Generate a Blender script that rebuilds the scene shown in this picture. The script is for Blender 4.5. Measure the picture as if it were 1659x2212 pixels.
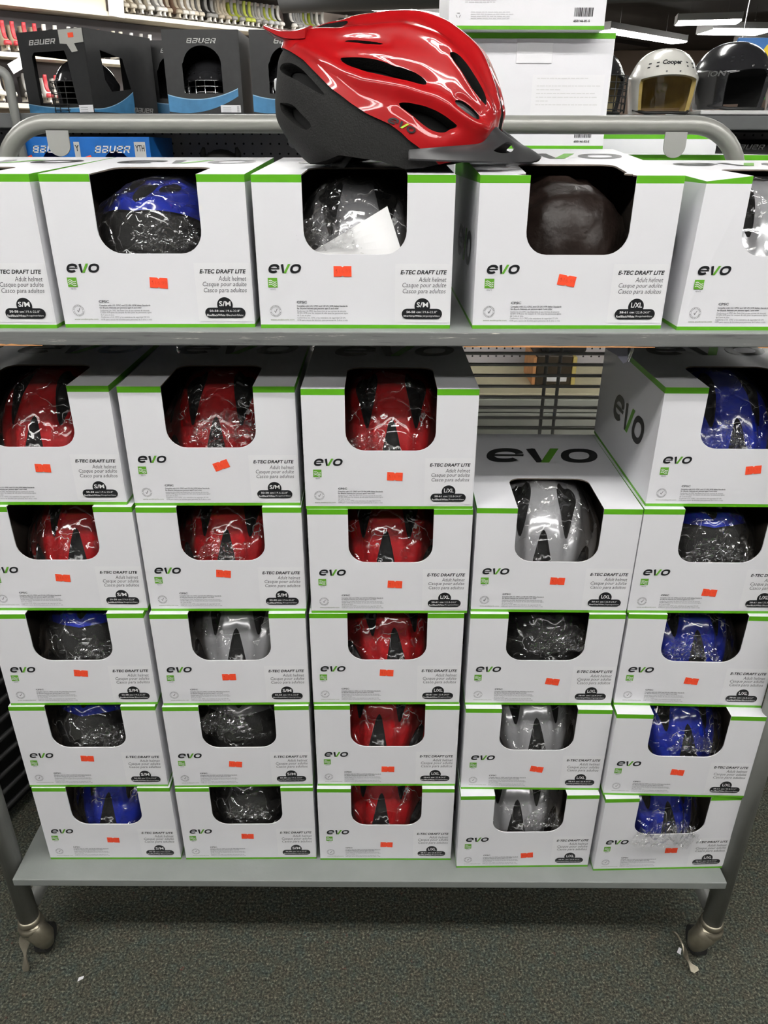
import bpy, bmesh, math, random
import numpy as np
from mathutils import Vector, Matrix, noise

for o in list(bpy.data.objects):
    bpy.data.objects.remove(o)
SC = bpy.context.scene
COL = SC.collection
R = math.radians
BS = 0.26                 # top of the lower shelf above the carpet
TS = BS + 0.9752          # top of the upper shelf
BW, BH, BD = 0.24, 0.17826, 0.3115   # helmet carton

# ------------------------------------------------------------------ camera
cd = bpy.data.cameras.new('camera'); cam = bpy.data.objects.new('camera', cd); COL.objects.link(cam)
cd.sensor_fit = 'VERTICAL'; cd.sensor_height = 36.0; cd.lens = 36.0 * 1614.735 / 2212.0
cd.clip_start = 0.02; cd.clip_end = 100
_p, _y, _r = R(26.05495), R(-0.119), R(0.15656)
_F = Vector((math.sin(_y) * math.cos(_p), math.cos(_y) * math.cos(_p), -math.sin(_p)))
_a = _F.cross(Vector((0, 0, 1))).normalized(); _b = _a.cross(_F)
_rt = math.cos(_r) * _a + math.sin(_r) * _b; _up = -math.sin(_r) * _a + math.cos(_r) * _b
_m = Matrix((( _rt.x, _up.x, -_F.x, 0.00231), (_rt.y, _up.y, -_F.y, -0.96339), (_rt.z, _up.z, -_F.z, BS + 1.18307), (0, 0, 0, 1)))
cam.matrix_world = _m
SC.camera = cam

# ------------------------------------------------------------------ world, exposure
w = bpy.data.worlds.new('world'); SC.world = w; w.use_nodes = True
w.node_tree.nodes['Background'].inputs[0].default_value = (1.0, 0.97, 0.93, 1)
w.node_tree.nodes['Background'].inputs[1].default_value = 0.05
SC.cycles.max_bounces = 6; SC.cycles.diffuse_bounces = 3; SC.cycles.glossy_bounces = 3; SC.cycles.transparent_max_bounces = 10
SC.cycles.caustics_reflective = False; SC.cycles.caustics_refractive = False
SC.view_settings.view_transform = 'Standard'; SC.view_settings.look = 'None'
SC.view_settings.gamma = 1; SC.view_settings.use_curve_mapping = False
SC.view_settings.exposure = 0.52
LAMP = 13.0               # strength of every fluorescent diffuser
AISLE = ((-1.12, 2.78, 2.75), (-2.55, 2.74, 1.15))   # rows over the front aisle: y, height over the lower shelf, power

# ------------------------------------------------------------------ materials
MATS = {}
def mat(name, col=(.8, .8, .8), rough=.5, metal=0., spec=.5, noise_amt=0., noise_scale=40., bump=0., bump_scale=200., coat=0., emit=0.):
    if name in MATS: return MATS[name]
    m = bpy.data.materials.new(name); m.use_nodes = True; MATS[name] = m
    nt = m.node_tree; b = nt.nodes['Principled BSDF']
    b.inputs['Base Color'].default_value = (*col, 1); b.inputs['Roughness'].default_value = rough
    b.inputs['Metallic'].default_value = metal; b.inputs['Specular IOR Level'].default_value = spec
    b.inputs['Coat Weight'].default_value = coat; b.inputs['Coat Roughness'].default_value = .03
    tc = nt.nodes.new('ShaderNodeTexCoord')
    if noise_amt:
        n = nt.nodes.new('ShaderNodeTexNoise'); n.inputs['Scale'].default_value = noise_scale; n.inputs['Detail'].default_value = 5
        nt.links.new(tc.outputs['Object'], n.inputs['Vector'])
        mr = nt.nodes.new('ShaderNodeMapRange'); mr.inputs['To Min'].default_value = 1 - noise_amt; mr.inputs['To Max'].default_value = 1 + noise_amt
        mr.inputs['From Min'].default_value = .25; mr.inputs['From Max'].default_value = .75
        nt.links.new(n.outputs['Fac'], mr.inputs['Value'])
        mx = nt.nodes.new('ShaderNodeVectorMath'); mx.operation = 'SCALE'; mx.inputs[0].default_value = col
        nt.links.new(mr.outputs[0], mx.inputs['Scale']); nt.links.new(mx.outputs[0], b.inputs['Base Color'])
    if bump:
        n2 = nt.nodes.new('ShaderNodeTexNoise'); n2.inputs['Scale'].default_value = bump_scale; n2.inputs['Detail'].default_value = 3
        nt.links.new(tc.outputs['Object'], n2.inputs['Vector'])
        bp = nt.nodes.new('ShaderNodeBump'); bp.inputs['Strength'].default_value = bump; bp.inputs['Distance'].default_value = .002
        nt.links.new(n2.outputs['Fac'], bp.inputs['Height']); nt.links.new(bp.outputs[0], b.inputs['Normal'])
    if emit:
        b.inputs['Emission Color'].default_value = (*col, 1); b.inputs['Emission Strength'].default_value = emit
    return m

M_CARD = mat('white_card', (.80, .80, .83), .42, noise_amt=.02, noise_scale=30, bump=.04, bump_scale=60)
M_CARDIN = mat('raw_board_inside', (.20, .165, .135), .9, noise_amt=.1)
M_GREEN = mat('green_print', (.105, .40, .010), .4, noise_amt=.08, noise_scale=60)
M_INK = mat('black_ink', (.014, .015, .017), .35)
M_GREYINK = mat('grey_ink', (.20, .20, .21), .5)
M_MIDINK = mat('mid_grey_ink', (.10, .10, .11), .5)
M_PALEINK = mat('pale_grey_ink', (.56, .56, .58), .5)
M_LOGREEN = mat('logo_green', (.13, .40, .03), .4)
M_WHITEINK = mat('white_ink', (.85, .85, .85), .5)
M_ORANGE = mat('orange_sticker', (.95, .085, .03), .55)
M_ORINK = mat('sticker_ink', (.70, .04, .012), .6)
M_LABELW = mat('label_paper', (.83, .83, .85), .35)
M_GREYPAINT = mat('grey_paint', (.25, .255, .24), .38, noise_amt=.06, noise_scale=25, bump=.05, bump_scale=300)
M_GREYBOARD = mat('grey_shelf_paint', (.225, .24, .23), .5, noise_amt=.06, noise_scale=18, bump=.08, bump_scale=200)
M_WIRE = mat('grey_wire', (.42, .405, .38), .4, metal=.2)
M_BRASS = mat('worn_plated_metal', (.34, .31, .24), .38, metal=.8, noise_amt=.2, noise_scale=60, bump=.2, bump_scale=120)
M_RUBBER = mat('dark_rubber', (.02, .02, .02), .6)
M_FOAM = mat('black_foam', (.0125, .0122, .0115), .8, spec=.3, noise_amt=.25, noise_scale=400, bump=.35, bump_scale=500)
M_DARKIN = mat('dark_padding', (.010, .010, .010), .85)
M_VISOR = mat('dark_grey_plastic', (.030, .030, .031), .38)
M_RED = mat('red_gloss', (.36, .004, .006), .4, spec=.2, coat=.85)
M_BLUE = mat('blue_gloss', (.010, .024, .32), .2, coat=1.)
M_SILVER = mat('silver_gloss', (.50, .50, .52), .22, metal=.35, coat=.8)
M_BLACKSHELL = mat('black_gloss', (.02, .02, .022), .2, coat=.8)
M_DARKSILVER = mat('gunmetal_gloss', (.22, .22, .23), .25, metal=.4, coat=.8)
M_STEEL = mat('bright_steel', (.75, .75, .75), .2, metal=1)
M_CREAM = mat('cream_board', (.68, .63, .42), .6, noise_amt=.05)
M_CREAMPAD = mat('cream_padding', (.62, .52, .30), .8, noise_amt=.15, noise_scale=30)
M_WOOD = mat('orange_wood', (.62, .30, .12), .6, noise_amt=.15)
M_YWOOD = mat('yellow_wood', (.62, .50, .16), .6, noise_amt=.1)

def film_mat():
    m = bpy.data.materials.new('clear_film'); m.use_nodes = True; nt = m.node_tree; nt.nodes.clear()
    out = nt.nodes.new('ShaderNodeOutputMaterial'); tr = nt.nodes.new('ShaderNodeBsdfTransparent'); gl = nt.nodes.new('ShaderNodeBsdfGlossy')
    gl.inputs['Roughness'].default_value = .07; gl.inputs['Color'].default_value = (1, 1, 1, 1)
    tc = nt.nodes.new('ShaderNodeTexCoord'); n1 = nt.nodes.new('ShaderNodeTexNoise'); n1.inputs['Scale'].default_value = 28; n1.inputs['Detail'].default_value = 2; nt.links.new(tc.outputs['Object'], n1.inputs['Vector'])
    wv = nt.nodes.new('ShaderNodeVectorMath'); wv.operation = 'SCALE'; wv.inputs['Scale'].default_value = .05; nt.links.new(n1.outputs['Color'], wv.inputs[0]); av = nt.nodes.new('ShaderNodeVectorMath'); nt.links.new(tc.outputs['Object'], av.inputs[0]); nt.links.new(wv.outputs[0], av.inputs[1])
    vo = nt.nodes.new('ShaderNodeTexVoronoi'); vo.feature = 'DISTANCE_TO_EDGE'; vo.inputs['Scale'].default_value = 24; nt.links.new(av.outputs[0], vo.inputs['Vector'])
    vr = nt.nodes.new('ShaderNodeMapRange'); vr.inputs['From Max'].default_value = .11; nt.links.new(vo.outputs['Distance'], vr.inputs['Value'])
    bp = nt.nodes.new('ShaderNodeBump'); bp.inputs['Strength'].default_value = .85; bp.inputs['Distance'].default_value = .004; nt.links.new(vr.outputs[0], bp.inputs['Height']); nt.links.new(bp.outputs[0], gl.inputs['Normal'])
    fr = nt.nodes.new('ShaderNodeLayerWeight'); fr.inputs['Blend'].default_value = .35
    mr = nt.nodes.new('ShaderNodeMapRange'); mr.inputs['To Min'].default_value = .05; mr.inputs['To Max'].default_value = .55
    nt.links.new(fr.outputs['Facing'], mr.inputs['Value'])
    mx = nt.nodes.new('ShaderNodeMixShader'); nt.links.new(mr.outputs[0], mx.inputs[0]); nt.links.new(tr.outputs[0], mx.inputs[1]); nt.links.new(gl.outputs[0], mx.inputs[2])
    df = nt.nodes.new('ShaderNodeBsdfDiffuse'); df.inputs['Color'].default_value = (.8, .8, .8, 1)
    m2 = nt.nodes.new('ShaderNodeMixShader'); m2.inputs[0].default_value = .014
    # thin, broken whitish lines along the folds: crease whitening plus glints painted in
    cm = nt.nodes.new('ShaderNodeMapRange'); cm.inputs['From Max'].default_value = .022; cm.inputs['To Min'].default_value = 1; cm.inputs['To Max'].default_value = 0; nt.links.new(vo.outputs['Distance'], cm.inputs['Value'])
    n2 = nt.nodes.new('ShaderNodeTexNoise'); n2.inputs['Scale'].default_value = 34; nt.links.new(tc.outputs['Object'], n2.inputs['Vector'])
    bm_ = nt.nodes.new('ShaderNodeMapRange'); bm_.inputs['From Min'].default_value = .50; bm_.inputs['From Max'].default_value = .66; bm_.inputs['To Max'].default_value = .55; nt.links.new(n2.outputs['Fac'], bm_.inputs['Value'])
    mu = nt.nodes.new('ShaderNodeMath'); mu.operation = 'MULTIPLY_ADD'; mu.inputs[2].default_value = .014; nt.links.new(cm.outputs[0], mu.inputs[0]); nt.links.new(bm_.outputs[0], mu.inputs[1]); nt.links.new(mu.outputs[0], m2.inputs[0])
    nt.links.new(mx.outputs[0], m2.inputs[1]); nt.links.new(df.outputs[0], m2.inputs[2]); nt.links.new(m2.outputs[0], out.inputs[0])
    return m
M_FILM = film_mat()
M_BROWNFILM = mat('brown_film', (.016, .010, .008), .42, spec=.3, noise_amt=.3, noise_scale=20, bump=.9, bump_scale=60)
def lens_mat(name, col, rough=.03, fac=.06, dens=.75):
    m = bpy.data.materials.new(name); m.use_nodes = True; nt = m.node_tree; nt.nodes.clear()
    out = nt.nodes.new('ShaderNodeOutputMaterial'); tr = nt.nodes.new('ShaderNodeBsdfTransparent'); gl = nt.nodes.new('ShaderNodeBsdfGlossy')
    tr.inputs['Color'].default_value = (*col, 1); gl.inputs['Roughness'].default_value = rough
    mx = nt.nodes.new('ShaderNodeMixShader'); mx.inputs[0].default_value = fac
    nt.links.new(tr.outputs[0], mx.inputs[1]); nt.links.new(gl.outputs[0], mx.inputs[2]); nt.links.new(mx.outputs[0], out.inputs[0])
    return m
M_AMBER = lens_mat('amber_lens', (.85, .74, .45))
M_TAPE = lens_mat('clear_tape', (.9, .9, .9), .25, .35)

def band_mat():
    # white card with the green bands printed along the top and bottom edges
    m = mat('white_card_banded', (.80, .80, .83), .42, bump=.04, bump_scale=60); nt = m.node_tree; b = nt.nodes['Principled BSDF']
    tc = nt.nodes.new('ShaderNodeTexCoord'); sp = nt.nodes.new('ShaderNodeSeparateXYZ'); nt.links.new(tc.outputs['Object'], sp.inputs[0])
    g = nt.nodes.new('ShaderNodeMath'); g.operation = 'GREATER_THAN'; g.inputs[1].default_value = BH - .0085; nt.links.new(sp.outputs['Z'], g.inputs[0])
    l = nt.nodes.new('ShaderNodeMath'); l.operation = 'LESS_THAN'; l.inputs[1].default_value = .0045; nt.links.new(sp.outputs['Z'], l.inputs[0])
    ad = nt.nodes.new('ShaderNodeMath'); ad.operation = 'MAXIMUM'; nt.links.new(g.outputs[0], ad.inputs[0]); nt.links.new(l.outputs[0], ad.inputs[1])
    mx = nt.nodes.new('ShaderNodeMixRGB'); mx.inputs[1].default_value = (.80, .80, .83, 1); mx.inputs[2].default_value = (.105, .40, .010, 1)
    nt.links.new(ad.outputs[0], mx.inputs[0]); nt.links.new(mx.outputs[0], b.inputs['Base Color'])
    return m
M_BAND = band_mat()

# ------------------------------------------------------------------ mesh helpers
class MB:
    def __init__(s): s.v = []; s.f = []; s.m = []
    def add(s, vs, fs, mi=0):
        o = len(s.v); s.v += [tuple(float(c) for c in p) for p in vs]; s.f += [tuple(i + o for i in f) for f in fs]; s.m += [mi] * len(fs); return s
    def box(s, x0, x1, y0, y1, z0, z1, mi=0):
        return s.add([(x0, y0, z0), (x1, y0, z0), (x1, y1, z0), (x0, y1, z0), (x0, y0, z1), (x1, y0, z1), (x1, y1, z1), (x0, y1, z1)],
                     [(0, 3, 2, 1), (4, 5, 6, 7), (0, 1, 5, 4), (1, 2, 6, 5), (2, 3, 7, 6), (3, 0, 4, 7)], mi)
    def bbox(s, x0, x1, y0, y1, z0, z1, bev=.002, mi=0):
        # box with chamfered edges
        bm = bmesh.new(); bmesh.ops.create_cube(bm, size=1)
        for v in bm.verts: v.co = (x0 + (v.co.x + .5) * (x1 - x0), y0 + (v.co.y + .5) * (y1 - y0), z0 + (v.co.z + .5) * (z1 - z0))
        bmesh.ops.bevel(bm, geom=bm.edges[:], offset=bev, segments=2, affect='EDGES', profile=.5)
        bm.verts.index_update(); s.add([v.co for v in bm.verts], [[v.index for v in f.verts] for f in bm.faces], mi); bm.free(); return s
    def tube(s, pts, r, n=12, mi=0, cap=True, closed=False):
        P = [Vector(p) for p in pts]; rr = r if isinstance(r, (list, tuple)) else [r] * len(P)
        vs, fs = [], []; prev = None; N = len(P)
        for i, p in enumerate(P):
            if closed: t = (P[(i + 1) % N] - P[i - 1])
            else: t = P[min(i + 1, N - 1)] - P[max(i - 1, 0)]
            t = t.normalized()
            if prev is None:
                a = Vector((0, 0, 1)) if abs(t.z) < .9 else Vector((1, 0, 0)); u = t.cross(a).normalized()
            else: u = (prev - t * prev.dot(t)).normalized()
            prev = u; v = t.cross(u)
            for k in range(n):
                a = 2 * math.pi * k / n; vs.append(p + (u * math.cos(a) + v * math.sin(a)) * rr[i])
        for i in range(N if closed else N - 1):
            j = (i + 1) % N
            for k in range(n):
                l = (k + 1) % n; fs.append((i * n + k, i * n + l, j * n + l, j * n + k))
        if cap and not closed: fs += [tuple(range(n))[::-1], tuple(range((N - 1) * n, N * n))]
        return s.add(vs, fs, mi)
    def prism(s, poly, fmap, t0, t1, mi=0):
        n = len(poly); vs = [fmap(a, b, t0) for a, b in poly] + [fmap(a, b, t1) for a, b in poly]
        fs = [tuple(range(n)), tuple(range(n, 2 * n))[::-1]] + [(i, i + n, (i + 1) % n + n, (i + 1) % n) for i in range(n)]
        return s.add(vs, fs, mi)
    def lathe(s, prof, cx=0, cy=0, n=20, mi=0):
        vs = []; fs = []
        for r, z in prof:
            for k in range(n): a = 2 * math.pi * k / n; vs.append((cx + r * math.cos(a), cy + r * math.sin(a), z))
        for i in range(len(prof) - 1):
            for k in range(n): l = (k + 1) % n; fs.append((i * n + k, i * n + l, (i + 1) * n + l, (i + 1) * n + k))
        fs += [tuple(range(n))[::-1], tuple(range((len(prof) - 1) * n, len(prof) * n))]
        return s.add(vs, fs, mi)
    def mesh(s, name, mats, smooth=False, fixn=True):
        me = bpy.data.meshes.new(name); me.from_pydata(s.v, [], s.f)
        for m in (mats if isinstance(mats, (list, tuple)) else [mats]): me.materials.append(m)
        if s.m and max(s.m) > 0: me.polygons.foreach_set('material_index', s.m)
        if smooth: me.polygons.foreach_set('use_smooth', [True] * len(me.polygons))
        if fixn:
            bm = bmesh.new(); bm.from_mesh(me); bmesh.ops.recalc_face_normals(bm, faces=bm.faces); bm.to_mesh(me); bm.free()
        me.update(); return me
    def build(s, name, mats, parent=None, smooth=False, fixn=True, loc=None):
        return link(name, s.mesh(name, mats, smooth, fixn), parent, loc)

def link(name, me, parent=None, loc=None, rot=None):
    o = bpy.data.objects.new(name, me); COL.objects.link(o); o.parent = parent
    if loc is not None: o.location = loc
    if rot is not None: o.rotation_euler = rot
    return o
def smooth_angle(o, ang=35):
    me = o.data
    for p in me.polygons: p.use_smooth = True
    try: me.set_sharp_from_angle(angle=R(ang))
    except Exception: pass
    return o
def thing(name, label, cat, loc=(0, 0, 0), rz=0, group=None, rot=None):
    o = bpy.data.objects.new(name, None); COL.objects.link(o); o.location = loc
    o.rotation_euler = rot if rot else (0, 0, rz); o.empty_display_size = .02
    return tag(o, label, cat, group)
def tag(o, label, cat, group=None):
    o['label'] = label; o['category'] = cat
    if group: o['group'] = group
    return o
def struct(o, label=None):
    o['kind'] = 'structure'
    if label: o['label'] = label
    return o

# ------------------------------------------------------------------ flat print
_tc = {}
def text2d(body, shear=0., bold=0., spacing=1.):
    k = (body, shear, bold, spacing)
    if k not in _tc:
        c = bpy.data.curves.new('t', 'FONT'); c.body = body; c.size = 1; c.shear = shear; c.offset = bold; c.resolution_u = 2; c.space_character = spacing
        o = bpy.data.objects.new('t', c); COL.objects.link(o)
        dg = bpy.context.evaluated_depsgraph_get(); me = bpy.data.meshes.new_from_object(o.evaluated_get(dg))
        vs = [(v.co.x, v.co.y) for v in me.vertices]; fs = [tuple(p.vertices) for p in me.polygons]
        bpy.data.objects.remove(o); bpy.data.curves.remove(c); bpy.data.meshes.remove(me)
        _tc[k] = (vs, fs)
    return _tc[k]
def fit(vf, x0, x1, y0, y1):
    vs, fs = vf; xs = [v[0] for v in vs]; ys = [v[1] for v in vs]; a, b, c, d = min(xs), max(xs), min(ys), max(ys)
    return [(x0 + (x - a) / (b - a) * (x1 - x0), y0 + (y - c) / (d - c) * (y1 - y0)) for x, y in vs], fs
def ring2d(cx, cy, rx, ry, ix, iy, shear, a0=0, a1=360, n=28, e=2.3):
    vs, fs = [], []
    def sp(t, p): c = math.cos(t); s = math.sin(t); return (math.copysign(abs(c) ** (2 / p), c), math.copysign(abs(s) ** (2 / p), s))
    for i in range(n + 1):
        t = R(a0 + (a1 - a0) * i / n); c, s = sp(t, e)
        for q, (ax, ay) in enumerate(((rx, ry), (ix, iy))):
            y = cy + ay * s; vs.append((cx + ax * c + (y - .5) * shear, y))
        if i: fs.append((2 * i - 2, 2 * i, 2 * i + 1, 2 * i - 1))
    return vs, fs
class Print:
    """flat print: shapes collected as 2-D faces, each with a layer that lifts it a hair off the card"""
    def __init__(s): s.items = []
    def add(s, vf, mi=0, layer=1): s.items.append((vf[0], vf[1], mi, layer)); return s
    def rect(s, x0, x1, y0, y1, mi=0, layer=1): return s.add(([(x0, y0), (x1, y0), (x1, y1), (x0, y1)], [(0, 1, 2, 3)]), mi, layer)
    def poly(s, pts, mi=0, layer=1): return s.add((list(pts), [tuple(range(len(pts)))]), mi, layer)
    def text(s, body, x0, x1, y0, y1, mi=0, layer=1, **k): return s.add(fit(text2d(body, **k), x0, x1, y0, y1), mi, layer)
    def evo(s, x0, x1, y0, y1, black=0, green=1, layer=1):
        def T(vf): return [(x0 + x * (x1 - x0), y0 + y * (y1 - y0)) for x, y in vf[0]], vf[1]
        sh = .07
        s.add(T(ring2d(.18, .5, .158, .5, .092, .24, sh, 12, 318)), black, layer)
        s.add(T(([(.07, .43), (.335, .43), (.345, .56), (.075, .56)], [(0, 1, 2, 3)])), black, layer)
        s.add(T(([(.385, .93), (.440, 1.), (.464, .97), (.478, .12), (.456, 0), (.425, 0)], [(0, 1, 2, 3, 4, 5)])), black, layer)
        s.add(T(([(.458, 0), (.53, 0), (.675, 1), (.60, 1)], [(0, 1, 2, 3)])), green, layer)
        s.add(T(ring2d(.82, .5, .158, .5, .088, .27, sh)), black, layer)
        return s
    def mesh(s, name, mats, fmap):
        mb = MB()
        for vs, fs, mi, la in s.items: mb.add([fmap(x, y, la * .00025) for x, y in vs], fs, mi)
        return mb.mesh(name, mats, fixn=False)
front = lambda x, y, e: (x, -e - .0002, y)

def bauer2d(x0, x1, y0, y1):
    """wide slanted letters drawn as strokes"""
    P = []; st = .15
    def bar(a, b, c, d): P.append([(a, c), (b, c), (b, d), (a, d)])
    L = 1.0
    def B(o): bar(o, o + .2, 0, 1); bar(o, o + .9, 0, .17); bar(o, o + .85, .42, .58); bar(o, o + .85, .83, 1); bar(o + .7, o + .9, .08, .48); bar(o + .68, o + .87, .52, .94)
    def A(o): bar(o + .05, o + .9, .83, 1); bar(o + .7, o + .9, 0, .95); bar(o, o + .9, 0, .17); bar(o, o + .2, .05, .55); bar(o, o + .9, .42, .58)
    def U(o): bar(o, o + .2, 0, 1); bar(o, o + .9, 0, .17); bar(o + .7, o + .9, 0, 1)
    def E(o): bar(o, o + .2, 0, 1); bar(o, o + .9, .83, 1); bar(o + .7, o + .9, .42, .95); bar(o, o + .9, .42, .58); bar(o, o + .88, 0, .17)
    def Rr(o): bar(o, o + .2, 0, 1); bar(o, o + .85, .83, 1); bar(o + .7, o + .9, .45, .93); bar(o, o + .9, .36, .52); P.append([(o + .45, .45), (o + .68, .45), (o + .95, 0), (o + .70, 0)])
    for i, fn in enumerate((B, A, U, E, Rr)): fn(i * 1.1)
    vs, fs = [], []
    for q in P:
        o = len(vs); vs += [(x + y * .3, y) for x, y in q]; fs.append((o, o + 1, o + 2, o + 3))
    return fit((vs, fs), x0, x1, y0, y1)

# ------------------------------------------------------------------ the setting
def plane(name, pts, m, label=None):
    return struct(MB().add(pts, [tuple(range(len(pts)))]).build(name, m, fixn=False), label)

def carpet_mat():
    m = bpy.data.materials.new('speckled_carpet'); m.use_nodes = True; nt = m.node_tree; b = nt.nodes['Principled BSDF']
    b.inputs['Roughness'].default_value = .95; b.inputs['Specular IOR Level'].default_value = .1
    tc = nt.nodes.new('ShaderNodeTexCoord')
    def nz(sc, det=2, off=0):
        mp = nt.nodes.new('ShaderNodeMapping'); mp.inputs['Location'].default_value = (off, off * .7, 0); nt.links.new(tc.outputs['Object'], mp.inputs[0])
        n = nt.nodes.new('ShaderNodeTexNoise'); n.inputs['Scale'].default_value = sc; n.inputs['Detail'].default_value = det; n.inputs['Roughness'].default_value = .75; nt.links.new(mp.outputs[0], n.inputs['Vector']); return n
    def ramp(src, stops):
        r = nt.nodes.new('ShaderNodeValToRGB'); els = r.color_ramp.elements
        els[0].position, els[0].color = stops[0][0], (*stops[0][1], 1); els[1].position, els[1].color = stops[-1][0], (*stops[-1][1], 1)
        for p, c in stops[1:-1]: e = els.new(p); e.color = (*c, 1)
        nt.links.new(src, r.inputs[0]); return r
    base = ramp(nz(215, 4).outputs['Fac'], [(.30, (.014, .014, .012)), (.45, (.044, .046, .038)), (.57, (.098, .100, .080)), (.74, (.34, .33, .26))])
    tint = ramp(nz(38, 3, 5).outputs['Color'], [(.3, (.75, .95, 1.05)), (.5, (1, 1, .96)), (.7, (1.1, .95, .88))])
    mu = nt.nodes.new('ShaderNodeMixRGB'); mu.blend_type = 'MULTIPLY'; mu.inputs[0].default_value = 1; nt.links.new(base.outputs[0], mu.inputs[1]); nt.links.new(tint.outputs[0], mu.inputs[2])
    prev = mu.outputs[0]
    for off, c in ((11, (.20, .035, .03)), (23, (.03, .09, .12)), (37, (.05, .12, .045))):
        f = ramp(nz(60, 4, off).outputs['Fac'], [(.64, (0, 0, 0)), (.74, (.55, .55, .55))])
        mx = nt.nodes.new('ShaderNodeMixRGB'); nt.links.new(f.outputs[0], mx.inputs[0]); nt.links.new(prev, mx.inputs[1]); mx.inputs[2].default_value = (*c, 1); prev = mx.outputs[0]
    nt.links.new(prev, b.inputs['Base Color'])
    bp = nt.nodes.new('ShaderNodeBump'); bp.inputs['Strength'].default_value = .35; bp.inputs['Distance'].default_value = .004
    nt.links.new(nz(215, 4).outputs['Fac'], bp.inputs['Height']); nt.links.new(bp.outputs[0], b.inputs['Normal'])
    return m
plane('floor', [(-9, -4, 0), (13, -4, 0), (13, 18, 0), (-9, 18, 0)], carpet_mat(), 'dark speckled commercial carpet')
CEIL = BS + 2.92
plane('ceiling', [(-9, -4, CEIL), (-9, 18, CEIL), (13, 18, CEIL), (13, -4, CEIL)], mat('dark_ceiling', (.035, .03, .026), .8, noise_amt=.3, noise_scale=2), 'dark painted ceiling')
plane('wall_back', [(-9, 16.5, 0), (13, 16.5, 0), (13, 16.5, CEIL), (-9, 16.5, CEIL)], mat('beige_wall', (.62, .47, .38), .8, noise_amt=.1, noise_scale=1.5), 'far beige shop wall')
plane('wall_right', [(13, -4, 0), (13, 18, 0), (13, 18, CEIL), (13, -4, CEIL)], MATS['beige_wall'], 'beige shop wall at the end of the aisles')
WD = Vector((.747, .664, 0)).normalized(); WQ = Vector((-1.4, 10.5, 0)); WN = Vector((WD.y, -WD.x, 0))     # skate wall: direction, point, normal towards the aisle
def wp(s, off, z): p = WQ + WD * s + WN * off; return (p.x, p.y, z)
plane('wall_left', [wp(-8, -.36, 0), wp(8, -.36, 0), wp(8, -.36, CEIL), wp(-8, -.36, CEIL)], mat('pale_pink_wall', (.66, .56, .50), .8, noise_amt=.05, noise_scale=3), 'pale wall behind the skate shelves')
mb = MB(); mb.add([wp(-8, -.36, BS + 2.86), wp(8, -.36, BS + 2.86), wp(8, .5, BS + 2.86), wp(-8, .5, BS + 2.86), wp(-8, -.36, CEIL), wp(8, -.36, CEIL), wp(8, .5, CEIL), wp(-8, .5, CEIL)],
       [(0, 1, 2, 3), (4, 7, 6, 5), (0, 4, 5, 1), (1, 5, 6, 2), (2, 6, 7, 3), (3, 7, 4, 0)])
struct(mb.build('trim_1', mat('dark_bulkhead', (.05, .042, .04), .7)), 'dark bulkhead above the skate wall')

# ------------------------------------------------------------------ ceiling lights
def ceiling_light(x, y, z, ang, ln, wd, label, group='fluorescent ceiling fixtures', lens=True, power=2.6):
    t = thing('ceiling_light', label, 'light', (x, y, z), ang, group)
    MB().box(-ln / 2, ln / 2, -wd / 2, wd / 2, .012, .085).box(-ln / 2 - .012, -ln / 2, -wd / 2, wd / 2, -.006, .09).box(ln / 2, ln / 2 + .012, -wd / 2, wd / 2, -.006, .09).build('housing', mat('white_enamel', (.7, .7, .7), .4), t)
    if lens: MB().bbox(-ln / 2 + .002, ln / 2 - .002, -wd / 2 + .01, wd / 2 - .01, -.012, .011, .008).build('diffuser', mat('lit_diffuser', (1., .985, .955), .5, emit=LAMP), t)
    else:
        for sy in (-.25, .25): MB().tube([(-ln / 2 + .003, sy * wd, -.010), (ln / 2 - .003, sy * wd, -.010)], .019, 10).build('lamp_tube', mat('lit_tube_%g' % power, (1., .985, .955), .5, emit=LAMP * power), t, smooth=True)
    MB().tube([(-ln * .3, 0, .085), (-ln * .3, 0, CEIL - z)], .004, 6).build('hanger', M_STEEL, t)
    MB().tube([(ln * .3, 0, .085), (ln * .3, 0, CEIL - z)], .004, 6).build('hanger', M_STEEL, t)
    return t
WA = math.atan2(WD.y, WD.x)
GEN = 'fluorescent fixture on hangers over the shop aisles, beyond the pictured shelves'
for i in range(-2, 4):
    for j in range(-2, 3):
        p = Vector((.2, -1.0, 0)) + WD * (2.6 * i) + WN * (2.1 * j)
        if p.y > 7.5 or p.y < 1.0: continue
        ceiling_light(p.x, p.y, BS + 2.62, WA, 1.25, .30, GEN, lens=False)
for ay, az, pw in AISLE:
    for x in (-3.3, -1.98, -.66, .66, 1.98, 3.3):
        ceiling_light(x, ay, BS + az, 0, 1.28, .34, 'fluorescent fixture in the rows over the aisle in front of the rack', 'fixtures over the front aisle', lens=False, power=pw)
ceiling_light(3.65, 11.6, BS + 2.60, WA, 2.0, .26, 'long fluorescent strip hung under the dark ceiling behind the white hockey helmet')
ceiling_light(4.05, 10.25, BS + 2.60, R(-12), .75, .3, 'short lit fixture just below the grey duct')
ceiling_light(4.75, 11.1, BS + 2.60, R(4), .85, .5, 'wide lit fixture with white end cap over the black hockey helmet')
ceiling_light(5.75, 12.2, BS + 2.60, R(4), .95, .4, 'lit fixture hanging just above the blue sign')
ceiling_light(.85, 9.9, BS + 2.83, WA, 1.2, .5, 'lit ceiling panel beside the dark bulkhead')
for p in [wp(s, o, 0) for s in (-4.4, -2.9, -1.4, .1, 1.6) for o in (.75, 1.5)]:  # added fixtures, put in to brighten the skates and their shelves
    ceiling_light(p[0], p[1], BS + 2.80, WA, 1.3, .34, 'added fluorescent fixture brightening the skate aisle', 'added fixtures brightening the skate aisle')
d = MB().tube([(-1.2, 9.3, BS + 2.78), (9.5, 7.2, BS + 2.78)], .22, 20)
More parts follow.
